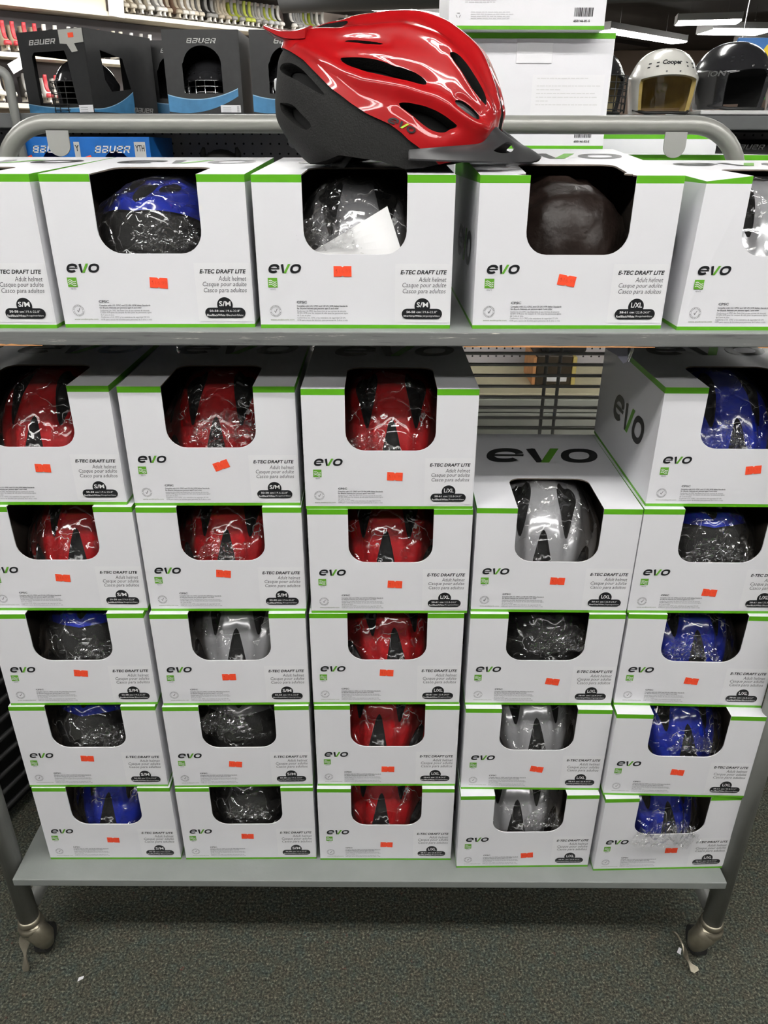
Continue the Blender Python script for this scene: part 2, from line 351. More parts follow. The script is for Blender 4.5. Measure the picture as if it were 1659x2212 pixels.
tag(smooth_angle(d.build('air_duct', mat('dark_grey_duct', (.07, .07, .07), .6))), 'dark grey round air duct under the ceiling', 'duct')

# ------------------------------------------------------------------ the display rack
RX0, RX1 = -.665, .617
rack = thing('display_rack', 'grey two-sided tube-frame display rack with two shelves on casters', 'rack', (0, 0, 0))
def shelf_mat():
    m = mat('grey_shelf_edge', (.33, .345, .335), .5, bump=.1, bump_scale=160); nt = m.node_tree; b = nt.nodes['Principled BSDF']
    tc = nt.nodes.new('ShaderNodeTexCoord'); mp = nt.nodes.new('ShaderNodeMapping'); mp.inputs['Scale'].default_value = (14, 14, 260); nt.links.new(tc.outputs['Object'], mp.inputs[0])
    n = nt.nodes.new('ShaderNodeTexNoise'); n.inputs['Scale'].default_value = 1; n.inputs['Detail'].default_value = 6; n.inputs['Roughness'].default_value = .7; nt.links.new(mp.outputs[0], n.inputs['Vector'])
    r = nt.nodes.new('ShaderNodeValToRGB'); e = r.color_ramp.elements; e[0].position = .34; e[0].color = (.10, .10, .10, 1); e[1].position = .70; e[1].color = (.62, .60, .52, 1)
    a = e.new(.42); a.color = (.15, .155, .15, 1); a = e.new(.64); a.color = (.17, .175, .17, 1)
    nt.links.new(n.outputs['Fac'], r.inputs[0]); nt.links.new(r.outputs[0], b.inputs['Base Color'])
    return m
M_EDGE = shelf_mat()
def board(name, x0, x1, y0, y1, z0, z1, edge=None):
    o = MB().bbox(x0, x1, y0, y1, z0, z1, .0015).build(name, [M_GREYBOARD, edge or M_GREYBOARD], rack)
    if edge:
        for p in o.data.polygons:
            if p.normal.y < -.5: p.material_index = 1
    return o
board('bottom_shelf', RX0, RX1, -.051, .80, BS - .016, BS)
ts = board('top_shelf', RX0, RX1, -.028, .80, TS - .0178, TS, M_EDGE)
# bare wood where the paint has chipped off the lower edge of the upper shelf
for x0, x1 in ((-.52, -.43), (.10, .34), (.47, .56)):
    rnd = random.Random(int(x0 * 100)); n = 14
    pts = [(x0 + (x1 - x0) * i / n, TS - .0177 + rnd.uniform(.0004, .0018) * math.sin(math.pi * i / n)) for i in range(n + 1)] + [(x1, TS - .0183), (x0, TS - .0183)]
    MB().prism(pts, lambda a, b, t: (a, t, b), -.0287, -.0270).build('chipped_edge', M_WOOD, ts)
PX0, PX1, PY = RX0 - .0185, RX1 + .0185, -.012
for px in (PX0, PX1):
    for py in (PY, .76):
        MB().tube([(px, py, .075), (px, py, TS - .02)], .018, 20).build('post', M_GREYPAINT, rack, smooth=True)
    MB().tube([(px, PY + .02, .115), (px, .74, .115)], .0135, 14).build('base_tube', M_GREYPAINT, rack, smooth=True)
    MB().tube([(px, PY + .018, TS - .03), (px, .742, TS - .03)], .0135, 14).build('end_tube', M_GREYPAINT, rack, smooth=True)
# inverted-U rail rising through the middle of the upper shelf
RY, RZ, rr = .385, BS + 1.215, .0135
rx0, rx1, bend = -.625, .578, .085
pts = [(rx0, RY, TS)]
pts += [(rx0 + bend - bend * math.cos(a), RY, RZ - bend + bend * math.sin(a)) for a in [R(9 * i) for i in range(11)]]
pts += [(rx1 - bend + bend * math.sin(a), RY, RZ - bend + bend * math.cos(a)) for a in [R(9 * i) for i in range(11)]]
pts += [(rx1, RY, TS)]
MB().tube(pts, rr, 20).build('top_rail', mat('rail_paint', (.26, .26, .24), .33, metal=.2, noise_amt=.05, noise_scale=30, bump=.04, bump_scale=300), rack, smooth=True)
for tx in (-.523, .463):
    poly = [(tx - .0175, RZ - .01), (tx + .0175, RZ - .01), (tx + .0175, RZ - .031)] + [(tx + .0175 * math.cos(a), RZ - .031 - .0165 * math.sin(a)) for a in [R(12 * i) for i in range(1, 15)]] + [(tx - .0175, RZ - .031)]
    MB().prism(poly, lambda a, b, t: (a, RY + t, b), -.0155, -.0125).build('bracket_tab', mat('tab_paint', (.30, .30, .285), .45), rack)
# wire panel down the middle
WY = .338
for k in range(46):
    z = BS + .03 + k * .0197
    MB().tube([(RX0 + .004, WY, z), (RX1 - .004, WY, z)], .0030, 8).build('wire', M_WIRE, rack, smooth=True)
for x in (-.60, -.575, -.31, -.285, -.01, .015, .287, .311, .56, .585):
    MB().tube([(x, WY + .0062, BS + .001), (x, WY + .0062, TS - .018)], .0032, 8).build('upright_wire', M_WIRE, rack, smooth=True)
# little hanging hooks under the shelf fronts
def hook(x, y, z, s=1.):
    MB().tube([(x, y, z), (x, y - .001, z - .012 * s), (x, y + .003, z - .018 * s), (x, y + .008, z - .016 * s)], .0011, 8).build('hook', M_STEEL, rack, smooth=True)
hook(-.350, -.046, BS - .016); hook(.262, -.046, BS - .016); hook(-.262, -.022, TS - .018, .6)
poly = [(0, 0), (.030, 0), (.0335, -.024), (.028, -.027), (.018, -.016), (.003, -.008)]
MB().prism(poly, lambda a, b, t: (.283 + a, -.004 + t, TS - .018 + b), 0, .0012).build('hang_tab', mat('lilac_grey_metal', (.40, .40, .50), .4, metal=.3), rack)
MB().tube([(.3155, -.012, TS - .012), (.3165, -.014, TS - .024), (.314, -.012, TS - .040)], [.0016, .0026, .0018], 8).build('hook', M_STEEL, rack, smooth=True)
# casters
def caster(px, py, s):
    c = MB().lathe([(.018, .074), (.0235, .076), (.0245, .083), (.0235, .089), (.0185, .091), (.0205, .093), (.0215, .099), (.0205, .104), (.018, .106)], px, py, 22).build('caster', M_BRASS, rack, smooth=True)
    MB().tube([(px, py, .095), (px - s * .008, py - .004, .072), (px - s * .018, py - .002, .050), (px - s * .020, py, .028)], [.016, .022, .021, .014], 14).build('fork', M_BRASS, c, smooth=True)
    MB().tube([(px - s * .012 - .011, py + .012, .028), (px - s * .012 + .011, py + .012, .028)], .027, 22).build('wheel', M_RUBBER, c)
    return c
def lever(c, p0, p1, w=.009):
    a, b = Vector(p0), Vector(p1); d = (b - a).normalized(); u = d.cross(Vector((0, .35, 1))).normalized(); n = u.cross(d); vs, fs = [], []; N = 16
    for i in range(N + 1):
        t = i / N; ww = w * (.62 + .38 * math.cos(4 * math.pi * t)) * (1. if .03 < t < .97 else .6); tw = .9 * math.cos(math.pi * t)
        uu = u * math.cos(tw) + n * math.sin(tw); nn = n * math.cos(tw) - u * math.sin(tw); q = a.lerp(b, t) + n * .004 * math.sin(2 * math.pi * t)
        vs += [q + uu * ww + nn * .0014, q - uu * ww + nn * .0014, q - uu * ww - nn * .0014, q + uu * ww - nn * .0014]
        if i:
            o = 4 * i
            fs += [(o - 4 + k, o - 4 + (k + 1) % 4, o + (k + 1) % 4, o + k) for k in range(4)]
    fs += [(0, 1, 2, 3), (4 * N, 4 * N + 3, 4 * N + 2, 4 * N + 1)]
    smooth_angle(MB().add(vs, fs).build('brake_lever', M_BRASS, c), 50)
cR = caster(PX1, PY, 1); cL = caster(PX0, PY, -1); caster(PX1, .76, 1); caster(PX0, .76, -1)
lever(cR, (PX1 - .066, PY + .006, .062), (PX1 - .028, PY - .040, .010))
lever(cL, (PX0 - .030, PY + .030, .080), (PX0 - .006, PY - .045, .008), .010)

# ------------------------------------------------------------------ helmet cartons
X0, X1, ZB, RC, TC = -.061, .0635, .0895, .027, .110
def arc(cx, cy, r, a0, a1, n=7): return [(cx + r * math.cos(R(a0 + (a1 - a0) * i / n)), cy + r * math.sin(R(a0 + (a1 - a0) * i / n))) for i in range(n + 1)]
def carton_mesh(name, w_, h_, d_, window=True, lift=0., torn=False, crush=False):
    v = []; idx = {}
    def P(p):
        k = tuple(round(c, 6) for c in p)
        if k not in idx: idx[k] = len(v); v.append(p)
        return idx[k]
    a, b = -w_ / 2, w_ / 2
    if window:
        fr = [(a, 0), (b, 0), (b, h_), (X1, h_)] + arc(X1 - RC, ZB + RC, RC, 0, -90) + arc(X0 + RC, ZB + RC, RC, 270, 180) + [(X0, h_), (a, h_)]
        tp = [(a, 0), (X0, 0)] + arc(X0 + .02, TC - .02, .02, 180, 90) + arc(X1 - .02, TC - .02, .02, 90, 0) + [(X1, 0), (b, 0), (b, d_), (a, d_)]
    else:
        fr = [(a, 0), (b, 0), (b, h_), (a, h_)]; tp = [(a, 0), (b, 0), (b, d_), (a, d_)]
    if torn:
        i = tp.index((X0, 0)); tp[i + 1:i + 1] = [(X0 - .010, .0015), (X0 - .015, .008), (X0 - .004, .013), (X0 - .002, .022)]; i = tp.index((X1, 0)); tp[i:i] = [(X1 - .004, .026), (X1 - .010, .018), (X1 - .002, .012), (X1 - .003, .005)]
    fs = [[P((x, 0, z)) for x, z in fr], [P((x, y, h_)) for x, y in tp],
          [P((b, 0, 0)), P((b, d_, 0)), P((b, d_, h_)), P((b, 0, h_))], [P((a, d_, 0)), P((a, 0, 0)), P((a, 0, h_)), P((a, d_, h_))],
          [P((b, d_, 0)), P((a, d_, 0)), P((a, d_, h_)), P((b, d_, h_))], [P((a, d_, 0)), P((b, d_, 0)), P((b, 0, 0)), P((a, 0, 0))]]
    v = [(x, y, z + (lift * y / d_ if z > h_ - 1e-5 else 0)) for x, y, z in v]
    if crush: v = [(x + .007, y + .003, z - .006) if (abs(x - a) < 1e-6 and y < 1e-6 and z > h_ - 1e-5) else (x, y, z) for x, y, z in v]
    me = bpy.data.meshes.new(name); me.from_pydata(v, [], fs)
    for m in (M_BAND, M_CARD, M_CARDIN, M_CARDIN): me.materials.append(m)
    me.polygons[1].material_index = 1; me.update(); return me
ME_CARTON = carton_mesh('carton', BW, BH, BD)
ME_LOGO = Print().evo(-.1067, -.065, .0673, .0781).mesh('logo', [M_INK, M_LOGREEN], front)
ME_TOPLOGO = Print().evo(-.088, .108, .175, .240).mesh('logo', [M_INK, M_LOGREEN], lambda x, y, e: (x, y, BH + e + .0002))
ME_SIDEL = Print().evo(-.2172, -.052, .066, .110).mesh('logo', [M_INK, M_LOGREEN], lambda x, y, e: (-BW / 2 - e - .0002, -x, y))
ME_SIDER = Print().evo(.052, .2172, .066, .110).mesh('logo', [M_INK, M_LOGREEN], lambda x, y, e: (BW / 2 + e + .0002, x, y))
pr = Print().rect(-.1076, -.0959, .0502, .0616, 0, 1)
for k in range(3):
    zc = .0584 - k * .0023; up = [(-.1066 + .0097 * i / 10, zc - .0006 * i / 10 + .0011 * math.sin(i / 10 * 2 * math.pi * 1.0)) for i in range(11)]
    for i in range(10): pr.poly([up[i], up[i + 1], (up[i + 1][0], up[i + 1][1] - .0009), (up[i][0], up[i][1] - .0009)], 1, 2)
pr.text('VENTS', -.1052, -.0982, .0470, .0489, 2)
ME_VENTS = pr.mesh('vents_mark', [M_LOGREEN, M_WHITEINK, M_GREYINK], front)
pr = Print().text('CPSC', -.0731, -.0603, .0310, .0339, 0, bold=.025)
LINES = [('Complies with U.S. CPSC and CE UN 1078 Safety Standards', -.0094, .02), ('for Bicycle Helmets per persons aged 5 and older', -.0205, .02),
         ('Conforme \u00e0 la CPSC des \u00c9tats-Unis et aux normes de s\u00e9curit\u00e9', -.0115, 0), ('CE EN 1078 pour les casques de v\u00e9lo pour les personnes \u00e2g\u00e9es', -.0090, 0),
         ('de 5 ans et plus.', -.0560, 0), ('Conforme a U.S. CPSC y los est\u00e1ndares de seguridad CE UN', -.0125, 0), ('1078 para cascos de bicicleta para personas de 5 a\u00f1os o m\u00e1s', -.0095, 0)]
for k, (s, x1, bo) in enumerate(LINES): pr.text(s, -.0731, x1, .0263 - k * .00293, .0288 - k * .00293, 0 if bo else 1, bold=bo)
pr.text('www.evobicycle.com', -.1069, -.0771, .0092, .0116, 2)
for r0, r1 in ((.0072, .00695), (.0052, .0050)):
    vs, fs = ring2d(-.1001, .0214, r0, r0, r1, r1, 0, e=2); pr.add((vs, fs), 1)
pr.poly([(-.1018, .0214), (-.1012, .0219), (-.1004, .0201), (-.0984, .0244), (-.0978, .0241), (-.1003, .0190)], 0)
for k in range(20):
    a = 2 * math.pi * k / 20
    if k in (0, 10): continue
    cx, cz = -.1001 + .0061 * math.cos(a), .0214 + .0061 * math.sin(a); pr.rect(cx - .0004, cx + .0004, cz - .0005, cz + .0005, 1)
ME_SAFETY = pr.mesh('safety_text', [M_MIDINK, M_GREYINK, mat('olive_ink', (.16, .22, .08), .5)], front)
pr = Print().rect(.050, .118, .0075, .079, 3, 1)
pr.text('E-TEC DRAFT LITE', .0565, .1137, .0664, .0714, 0, 2, shear=.22, bold=.026)
pr.text('Adult helmet', .0790, .1135, .0575, .0632, 1, 2, shear=.22, bold=-.004)
pr.text('Casque pour adulte', .0590, .1133, .0493, .0565, 1, 2, shear=.22, bold=-.004)
pr.text('Casco para adultos', .0595, .1131, .0420, .0492, 1, 2, shear=.22, bold=-.004)
ME_PRODUCT = pr.mesh('product_label', [M_INK, M_MIDINK, M_INK, M_LABELW], front)
def badge(size, cm, inch, colour, couleur):
    pr = Print().poly(arc(.0843, .0280, .0098, -25, 205, 22), 0, 3).poly(arc(.1030, .0186, .0064, -90, 90, 9) + arc(.0651, .0186, .0064, 90, 270, 9), 0, 4)
    pr.text(size, .0772 if size[0] == 'S' else .0778, .0916, .0268, .0330, 1, 5, bold=.018)
    pr.text(cm, .0645, .0826, .0196, .0224, 1, 5, bold=.018); pr.rect(.0839, .0841, .0195, .0226, 1, 5); pr.text(inch, .0856, .1030, .0196, .0224, 1, 5)
    pr.text(colour, .0609, .0838, .0144, .0172, 1, 5, bold=.018); pr.rect(.0847, .0849, .0144, .0172, 1, 5); pr.text(couleur, .0857, .1066, .0144, .0172, 1, 5)
    return pr.mesh('size_badge', [M_INK, M_WHITEINK], front)
CN = {'red': ('Red/Black/White', 'Rouge/noir/blanc'), 'blue': ('Blue/Black/White', 'Bleu/noir/blanc'), 'silver': ('Silver/Gray/White', 'Argent/gris/blanc')}
BADGE = {}
for c in CN:
    BADGE['S', c] = badge('S/M', '50-58 cm', '19.6-22.8"', *CN[c]); BADGE['L', c] = badge('L/XL', '58-61 cm', '22.8-24.0"', *CN[c])
pr = Print().poly([(-.011, -.0063), (-.0019, -.0063), (0, -.0052), (.0019, -.0063), (.011, -.0063), (.011, .0063), (.0019, .0063), (0, .0048), (-.0019, .0063), (-.011, .0063)], 0, 1)
pr.text('$16.99', -.0085, .0100, -.0028, .0026, 1, 2, bold=-.03)
ME_STICKER = pr.mesh('price_sticker', [M_ORANGE, M_ORINK], lambda x, y, e: (x, -e - .0004, y))

def helmet_box(loc, yaw, size, col, label, sticker=None, group='helmet cartons on the grey rack', lift=0., torn=False, crush=False):
    t = thing('helmet_box', label, 'box', loc, R(yaw), group)
    c = link('carton', ME_CARTON if not lift else carton_mesh('carton', BW, BH, BD, True, lift, torn, crush), t); s = c.modifiers.new('board', 'SOLIDIFY'); s.thickness = .0018; s.offset = -1; s.material_offset = 2; s.material_offset_rim = 1
    for me in (ME_LOGO, ME_SIDEL, ME_SIDER): link('logo', me, t)
    sl = math.atan2(lift, BD); link('logo', ME_TOPLOGO, t, (0, BH * math.sin(sl), BH - BH * math.cos(sl)), (sl, 0, 0))
    link('vents_mark', ME_VENTS, t); link('safety_text', ME_SAFETY, t); link('product_label', ME_PRODUCT, t); link('size_badge', BADGE[size, col], t)
    if sticker: link('price_sticker', ME_STICKER, t, (sticker[0], 0, sticker[1]), (0, R(sticker[2]), 0))
    return t

# ------------------------------------------------------------------ bicycle helmet
OUT = np.array([[.1299, 0], [.137, .0321], [.1401, .0486], [.1391, .0642], [.1299, .0942], [.1137, .1242], [.0944, .1428], [.069, .1594], [.0416, .1677], [.0102, .1708], [-.0226, .1687], [-.0655, .1625],
                [-.1051, .1573], [-.1379, .148], [-.1526, .1294], [-.1559, .1097], [-.1605, .0828], [-.1605, .06], [-.1469, .0373], [-.1288, .0166], [-.113, 0]])
_th = np.unwrap(np.arctan2(OUT[:, 1], OUT[:, 0])); _rr = np.hypot(OUT[:, 0], OUT[:, 1]); HB = .105
_tt = np.linspace(0, np.pi, 400); _rs = np.interp(_tt, _th, _rr)
for _ in range(14): _rs[1:-1] = (_rs[:-2] + 2 * _rs[1:-1] + _rs[2:]) / 4
def hsurf(psi, th, off=0.):
    r = np.interp(th, _tt, _rs) - off
    s = np.sin(psi) ** .88
    return np.stack([r * s * np.cos(th), -(HB - off) * np.cos(psi), r * s * np.sin(th)], -1)
def chaikin(P, n=2):
    P = np.array(P, float)
    for _ in range(n):
        Q = np.roll(P, -1, 0); P = np.stack([.75 * P + .25 * Q, .25 * P + .75 * Q], 1).reshape(-1, 2)
    return P
def sd_poly(p, q, poly):
    d = np.full(p.shape, 1e9); ins = np.zeros(p.shape, bool); n = len(poly)
    for i in range(n):
        (ax, ay), (bx, by) = poly[i], poly[(i + 1) % n]; ex, ey = bx - ax, by - ay
        t = np.clip(((p - ax) * ex + (q - ay) * ey) / (ex * ex + ey * ey + 1e-12), 0, 1)
        d = np.minimum(d, (p - ax - t * ex) ** 2 + (q - ay - t * ey) ** 2)
        c = ((ay > q) != (by > q)) & (p < (bx - ax) * (q - ay) / (by - ay + 1e-12) + ax); ins ^= c
    d = np.sqrt(d); return np.where(ins, -d, d)
def sd_line(p, q, pts):
    d = np.full(p.shape, 1e9)
    for (ax, ay), (bx, by) in zip(pts[:-1], pts[1:]):
        ex, ey = bx - ax, by - ay; t = np.clip(((p - ax) * ex + (q - ay) * ey) / (ex * ex + ey * ey), 0, 1)
        d = np.minimum(d, np.hypot(p - ax - t * ex, q - ay - t * ey))
    return d
def pol(pts): return [(r * math.cos(R(a)), r * math.sin(R(a))) for r, a in pts]
SH_VENTS = [[(-.196, .461), (-.125, .467), (-.049, .465), (.038, .432), (.072, .411), (.108, .403), (.17, .381), (.222, .358), (.230, .330), (.167, .327), (.085, .340), (.006, .367), (-.076, .393), (-.141, .41)],
            [(.094, .232), (.117, .245), (.204, .243), (.302, .236), (.42, .205), (.423, .197), (.375, .183), (.348, .162), (.275, .159), (.195, .182), (.136, .21)],
            [(-.221, .574), (-.155, .582), (-.04, .568), (.05, .530), (-.038, .547), (-.141, .564)],
            [(.336, .522), (.388, .532), (.452, .484), (.515, .445), (.600, .388), (.622, .335), (.584, .348), (.490, .393), (.408, .452), (.355, .497)],
            [(-.516, .738), (-.445, .802), (-.277, .834), (-.250, .768), (-.384, .721)],
            pol([(1.06, 6), (.895, 6), (.905, 18), (.935, 30), (.985, 42), (1.06, 44)]),
            pol([(.80, 66), (.88, 64), (.93, 84), (.92, 104), (.87, 104), (.83, 84)]),
            pol([(1.06, 112), (.95, 112), (.93, 128), (.98, 134), (1.06, 134)])]
PLUG = [(.376, .304), (.426, .321), (.495, .309), (.565, .288), (.579, .258), (.529, .247), (.443, .266), (.391, .284)]
REAR_VENTS = [[(-.456, .44), (-.346, .384), (-.257, .307), (-.181, .24), (-.25, .269), (-.354, .33), (-.505, .409), (-.56, .46)],
              [(-.56, .31), (-.54, .299), (-.406, .264), (-.326, .203), (-.258, .155), (-.335, .149), (-.438, .204), (-.55, .265)],
              pol([(1.06, 150), (.86, 150), (.84, 160), (.88, 165), (1.06, 165)])]
LINE = np.array([(-1.05, .86), (-.72, .66), (-.554, .550), (-.336, .415), (-.177, .283), (-.031, .198), (.147, .111), (.312, .055), (.45, -.02), (1.1, -.2)])
RIDGES = [([(-.75, .66), (-.25, .645), (.09, .650), (.285, .585), (.52, .44), (.70, .30)], .0045, .050), ([(-.40, .50), (-.05, .34), (.20, .285), (.42, .255), (.66, .22)], .0050, .040),
          ([(-.60, .80), (-.2, .86), (.2, .86), (.55, .68), (.80, .36)], .0035, .05)]
def rim_z(x): return np.interp(x, [-.16, -.129, -.098, -.065, -.044, .01, .041, .062, .10, .138], [.032, .016, .004, .009, .0155, .009, .0, .002, .010, .026])
def clip_surface(P, Pin, f, nu, nv, wall=True):
    """keeps the f >= 0 region of a grid surface, cutting cells along the f = 0 contour, and turns its borders inwards as walls"""
    V = []; VI = []; key = {}; F = []
    Pf, Qf, ff = P.reshape(-1, 3), Pin.reshape(-1, 3), f.reshape(-1)
    def vert(i):
        if i not in key: key[i] = len(V); V.append(Pf[i]); VI.append(Qf[i])
        return key[i]
    def cut(i, j):
        k = (min(i, j), max(i, j))
        if k not in key:
            a, b = k; t = ff[a] / (ff[a] - ff[b]); key[k] = len(V); V.append(Pf[a] + t * (Pf[b] - Pf[a])); VI.append(Qf[a] + t * (Qf[b] - Qf[a]))
        return key[k]
    for a in range(nu - 1):
        for b in range(nv - 1):
            q = [a * nv + b, (a + 1) * nv + b, (a + 1) * nv + b + 1, a * nv + b + 1]; s = [ff[i] >= 0 for i in q]
            if all(s): F.append([vert(i) for i in q]); continue
            if not any(s): continue
            poly = []
            for k in range(4):
                i, j = q[k], q[(k + 1) % 4]
                if s[k]: poly.append(vert(i))
                if s[k] != s[(k + 1) % 4]: poly.append(cut(i, j))
            if len(poly) >= 3: F.append(poly)
    W = []
    if wall:
        cnt = {}
        for fc in F:
            for i in range(len(fc)):
                e = (fc[i], fc[(i + 1) % len(fc)]); k = (min(e), max(e)); cnt.setdefault(k, []).append(e)
        for k, es in cnt.items():
            if len(es) == 1: W.append(es[0])
    return V, VI, F, W
BOX_VENTS = list(SH_VENTS); SH_VENTS = SH_VENTS[:6] + SH_VENTS[7:]; BOX_VENTS.pop(6)
BOX_VENTS[3] = pol([(.66, 72), (.73, 80), (.79, 74), (.85, 80), (.89, 70), (.86, 58), (.81, 46), (.775, 41), (.755, 45), (.71, 58)])
BOX_VENTS[5] = pol([(1.2, 3), (.88, 3), (.89, 18), (.92, 30), (.955, 40), (.985, 47), (1.2, 49), (1.35, 26)])
BOX_VENTS[1] = pol([(.74, 2), (.72, 12), (.67, 24), (.60, 36), (.52, 43), (.46, 42), (.50, 30), (.55, 18), (.58, 8), (.57, 2)])
def build_helmet_meshes(tagname, nu, nv, vents=SH_VENTS):
    psi = np.linspace(.004, np.pi - .004, nu); th = np.linspace(.004, np.pi - .004, nv); PS, TH = np.meshgrid(psi, th, indexing='ij')
    rho = PS / (np.pi / 2); rho = np.where(rho > 1, 2 - rho, rho); p, q = rho * np.cos(TH), rho * np.sin(TH)
    disp = np.zeros_like(p)
    for pts, amp, sig in RIDGES: disp += amp * np.exp(-(sd_line(p, q, pts) / sig) ** 2)
    vs = [sd_poly(p, q, chaikin(v)) for v in vents]; vent = np.min(vs, 0); plug = sd_poly(p, q, chaikin(PLUG))
    disp += -.0018 * np.exp(-(np.maximum(vent, 0) / .028) ** 2) - .002 * np.exp(-(np.maximum(plug, 0) / .02) ** 2)
    dl = q - np.interp(p, LINE[:, 0], LINE[:, 1]); disp *= np.clip(dl / .06, 0, 1)
    base = hsurf(PS, TH); rim = (base[..., 2] - rim_z(base[..., 0])) * 6
    out = {}
    def make(name, surf, inner, f, mats, sm=True, extra=None):
        V, VI, F, W = clip_surface(surf, inner, f, nu, nv)
        mb = MB(); mb.add(V, F, 0); off = len(V)
        wv, wf = [], []
        for a, b in W:
            o = len(wv); wv += [V[a], V[b], VI[b], VI[a]]; wf.append((o + 1, o, o + 3, o + 2))
        mb.add(wv, wf, 1)
        if extra: extra(mb)
        me = mb.mesh(name, mats, smooth=False, fixn=False)
        me.polygons.foreach_set('use_smooth', [i < len(F) for i in range(len(me.polygons))]); me.update(); out[name] = me
    nrm = hsurf(PS, TH, 1e-3) - base; nrm /= (np.linalg.norm(nrm, axis=-1, keepdims=True) + 1e-12)
    surf = base - nrm * disp[..., None]
    make('shell', surf, surf + nrm * .016, np.minimum(np.minimum(rim, dl), np.minimum(vent, plug)), [M_RED, M_FOAM])
    rv = np.min([sd_poly(p, q, chaikin(v)) for v in REAR_VENTS], 0)
    s2 = hsurf(PS, TH, .0035)
    make('foam_liner', s2, s2 + nrm * .016, np.minimum(np.minimum(rim, rv), np.minimum(.03 - dl, np.minimum(vent, plug) + .0)), [M_FOAM, M_FOAM])
    s3 = hsurf(PS, TH, .0215); make('inner_padding', s3, s3 + nrm * .002, rim, [M_DARKIN, M_DARKIN])
    s4 = surf + nrm * .0035 - nrm * (.004 * np.clip(-plug / .03, 0, 1))[..., None]; make('vent_plug', s4, s4 + nrm * .004, np.where(PS < np.pi / 2, -plug, -1.), [M_VISOR, M_VISOR]); make('vent_plug_far', s4, s4 + nrm * .004, np.where(PS > np.pi / 2, -plug, -1.), [M_VISOR, M_VISOR])
    return out
HERO_ME = build_helmet_meshes('hero', 181, 161)
BOX_ME = build_helmet_meshes('boxed', 111, 97, BOX_VENTS)
def visor_mesh():
    nu, nv = 57, 13; A, B = np.meshgrid(np.linspace(R(-72), R(72), nu), np.linspace(0, 1, nv), indexing='ij')
    c = np.cos(A); k = np.clip((np.cos(A) - math.cos(R(72))) / (1 - math.cos(R(72))), 0, 1)
    zi = .0215 + .008 * k + .020 * np.exp(-((np.abs(A) - .27) / .16) ** 2); sc = np.sqrt(np.clip(1 - (zi / .172) ** 2, 0, 1))
    xi, yi = .1435 * np.cos(A) * sc + .001, .1085 * np.sin(A) * sc
    ext = .003 + .046 * k ** 1.5; zo = .012 - .004 * k
    hang = (zi - zo); x = xi + ext * B * (np.cos(A) * .9 + .1); y = yi + ext * B * np.sin(A) * .9
    z = zi - hang * (B ** .8) + .006 * k * np.sin(np.pi * B) - .010 * k * np.exp(-(A / .16) ** 2) * 0
    rid = .006 * np.exp(-(A / .12) ** 2) * B * k; z = z + rid
    f = np.hypot((np.abs(A) - .42) / .13, (B - .60) / .14) - 1
    P = np.stack([x, y, z], -1); V, VI, F, W = clip_surface(P, P - np.array([.0012, 0, .0018]), f, nu, nv)
    mb = MB(); mb.add(V, F, 0); mb.add(VI, [tuple(reversed(t)) for t in F], 0)
    wv, wf = [], []
    for a, b in W: o = len(wv); wv += [V[a], V[b], VI[b], VI[a]]; wf.append((o + 1, o, o + 3, o + 2))
    mb.add(wv, wf, 0); me = mb.mesh('visor', M_VISOR, fixn=False)
    me.polygons.foreach_set('use_smooth', [i < 2 * len(F) for i in range(len(me.polygons))]); me.update(); return me
hero = thing('bicycle_helmet', 'glossy red bicycle helmet with dark visor displayed on top of the cartons', 'helmet', (.0120, .125, TS + BH + .0050), R(-15))
for n in ('shell', 'foam_liner', 'inner_padding', 'vent_plug', 'vent_plug_far'): link(n.replace('_far', ''), HERO_ME[n], hero)
link('visor', visor_mesh(), hero)
# pointed tail fin of the shell
fin = MB()
for s in (1,):
    sec = []
    for t in np.linspace(0, 1, 9):
        x = -.100 - .066 * t; hw = .050 * (1 - t) + .020 * t; z = .1585 - .004 * math.sin(math.pi * t) + .004 * t * t; th_ = .012 * (1 - t) + .004
        sec.append([(x, -hw, z - th_), (x, -hw * .96, z - th_ * .35), (x, -hw * .5, z), (x, 0, z - .005), (x, hw * .5, z), (x, hw * .96, z - th_ * .35), (x, hw, z - th_), (x, 0, z - th_ - .006)])
    vs = [p for q in sec for p in q]; fs = []
    for i in range(8):
        for k in range(8): fs.append((i * 8 + k, i * 8 + (k + 1) % 8, (i + 1) * 8 + (k + 1) % 8, (i + 1) * 8 + k))
    fs += [tuple(range(8)), tuple(range(64, 72))[::-1]]
    fin.add(vs, fs)
smooth_angle(fin.build('tail_fin', M_RED, hero), 60)
# evo mark following the shell side
def on_shell(pq, off=.0012):
    p_, q_ = pq; rho = math.hypot(p_, q_); return hsurf(np.array(rho * np.pi / 2), np.array(math.atan2(q_, p_)), -off)
pr = Print().evo(0, 1, 0, 1); mb = MB(); a0, a1, b0 = np.array((.052, .158)), np.array((.173, .128)), np.array((.066, .181))
for vs, fs, mi, la in pr.items: mb.add([on_shell(a0 + x * (a1 - a0) + y * (b0 - a0)) for x, y in vs], fs, mi)
mb.build('logo', [M_INK, mat('lime_ink', (.45, .65, .05), .4)], hero, fixn=False)
# chin strap ends and rear adjuster
MB().tube([(-.03, -.085, .02), (-.045, -.080, .004), (-.06, -.07, .003)], .004, 8).build('strap', M_RUBBER, hero, smooth=True)
MB().bbox(-.158, -.148, -.018, .018, .088, .104, .004).build('rear_light', mat('milky_plastic', (.6, .6, .6), .2), hero)
MB().tube([(-.120, -.05, .03), (-.138, 0, .036), (-.120, .05, .03)], .008, 10).build('adjuster', M_VISOR, hero, smooth=True)

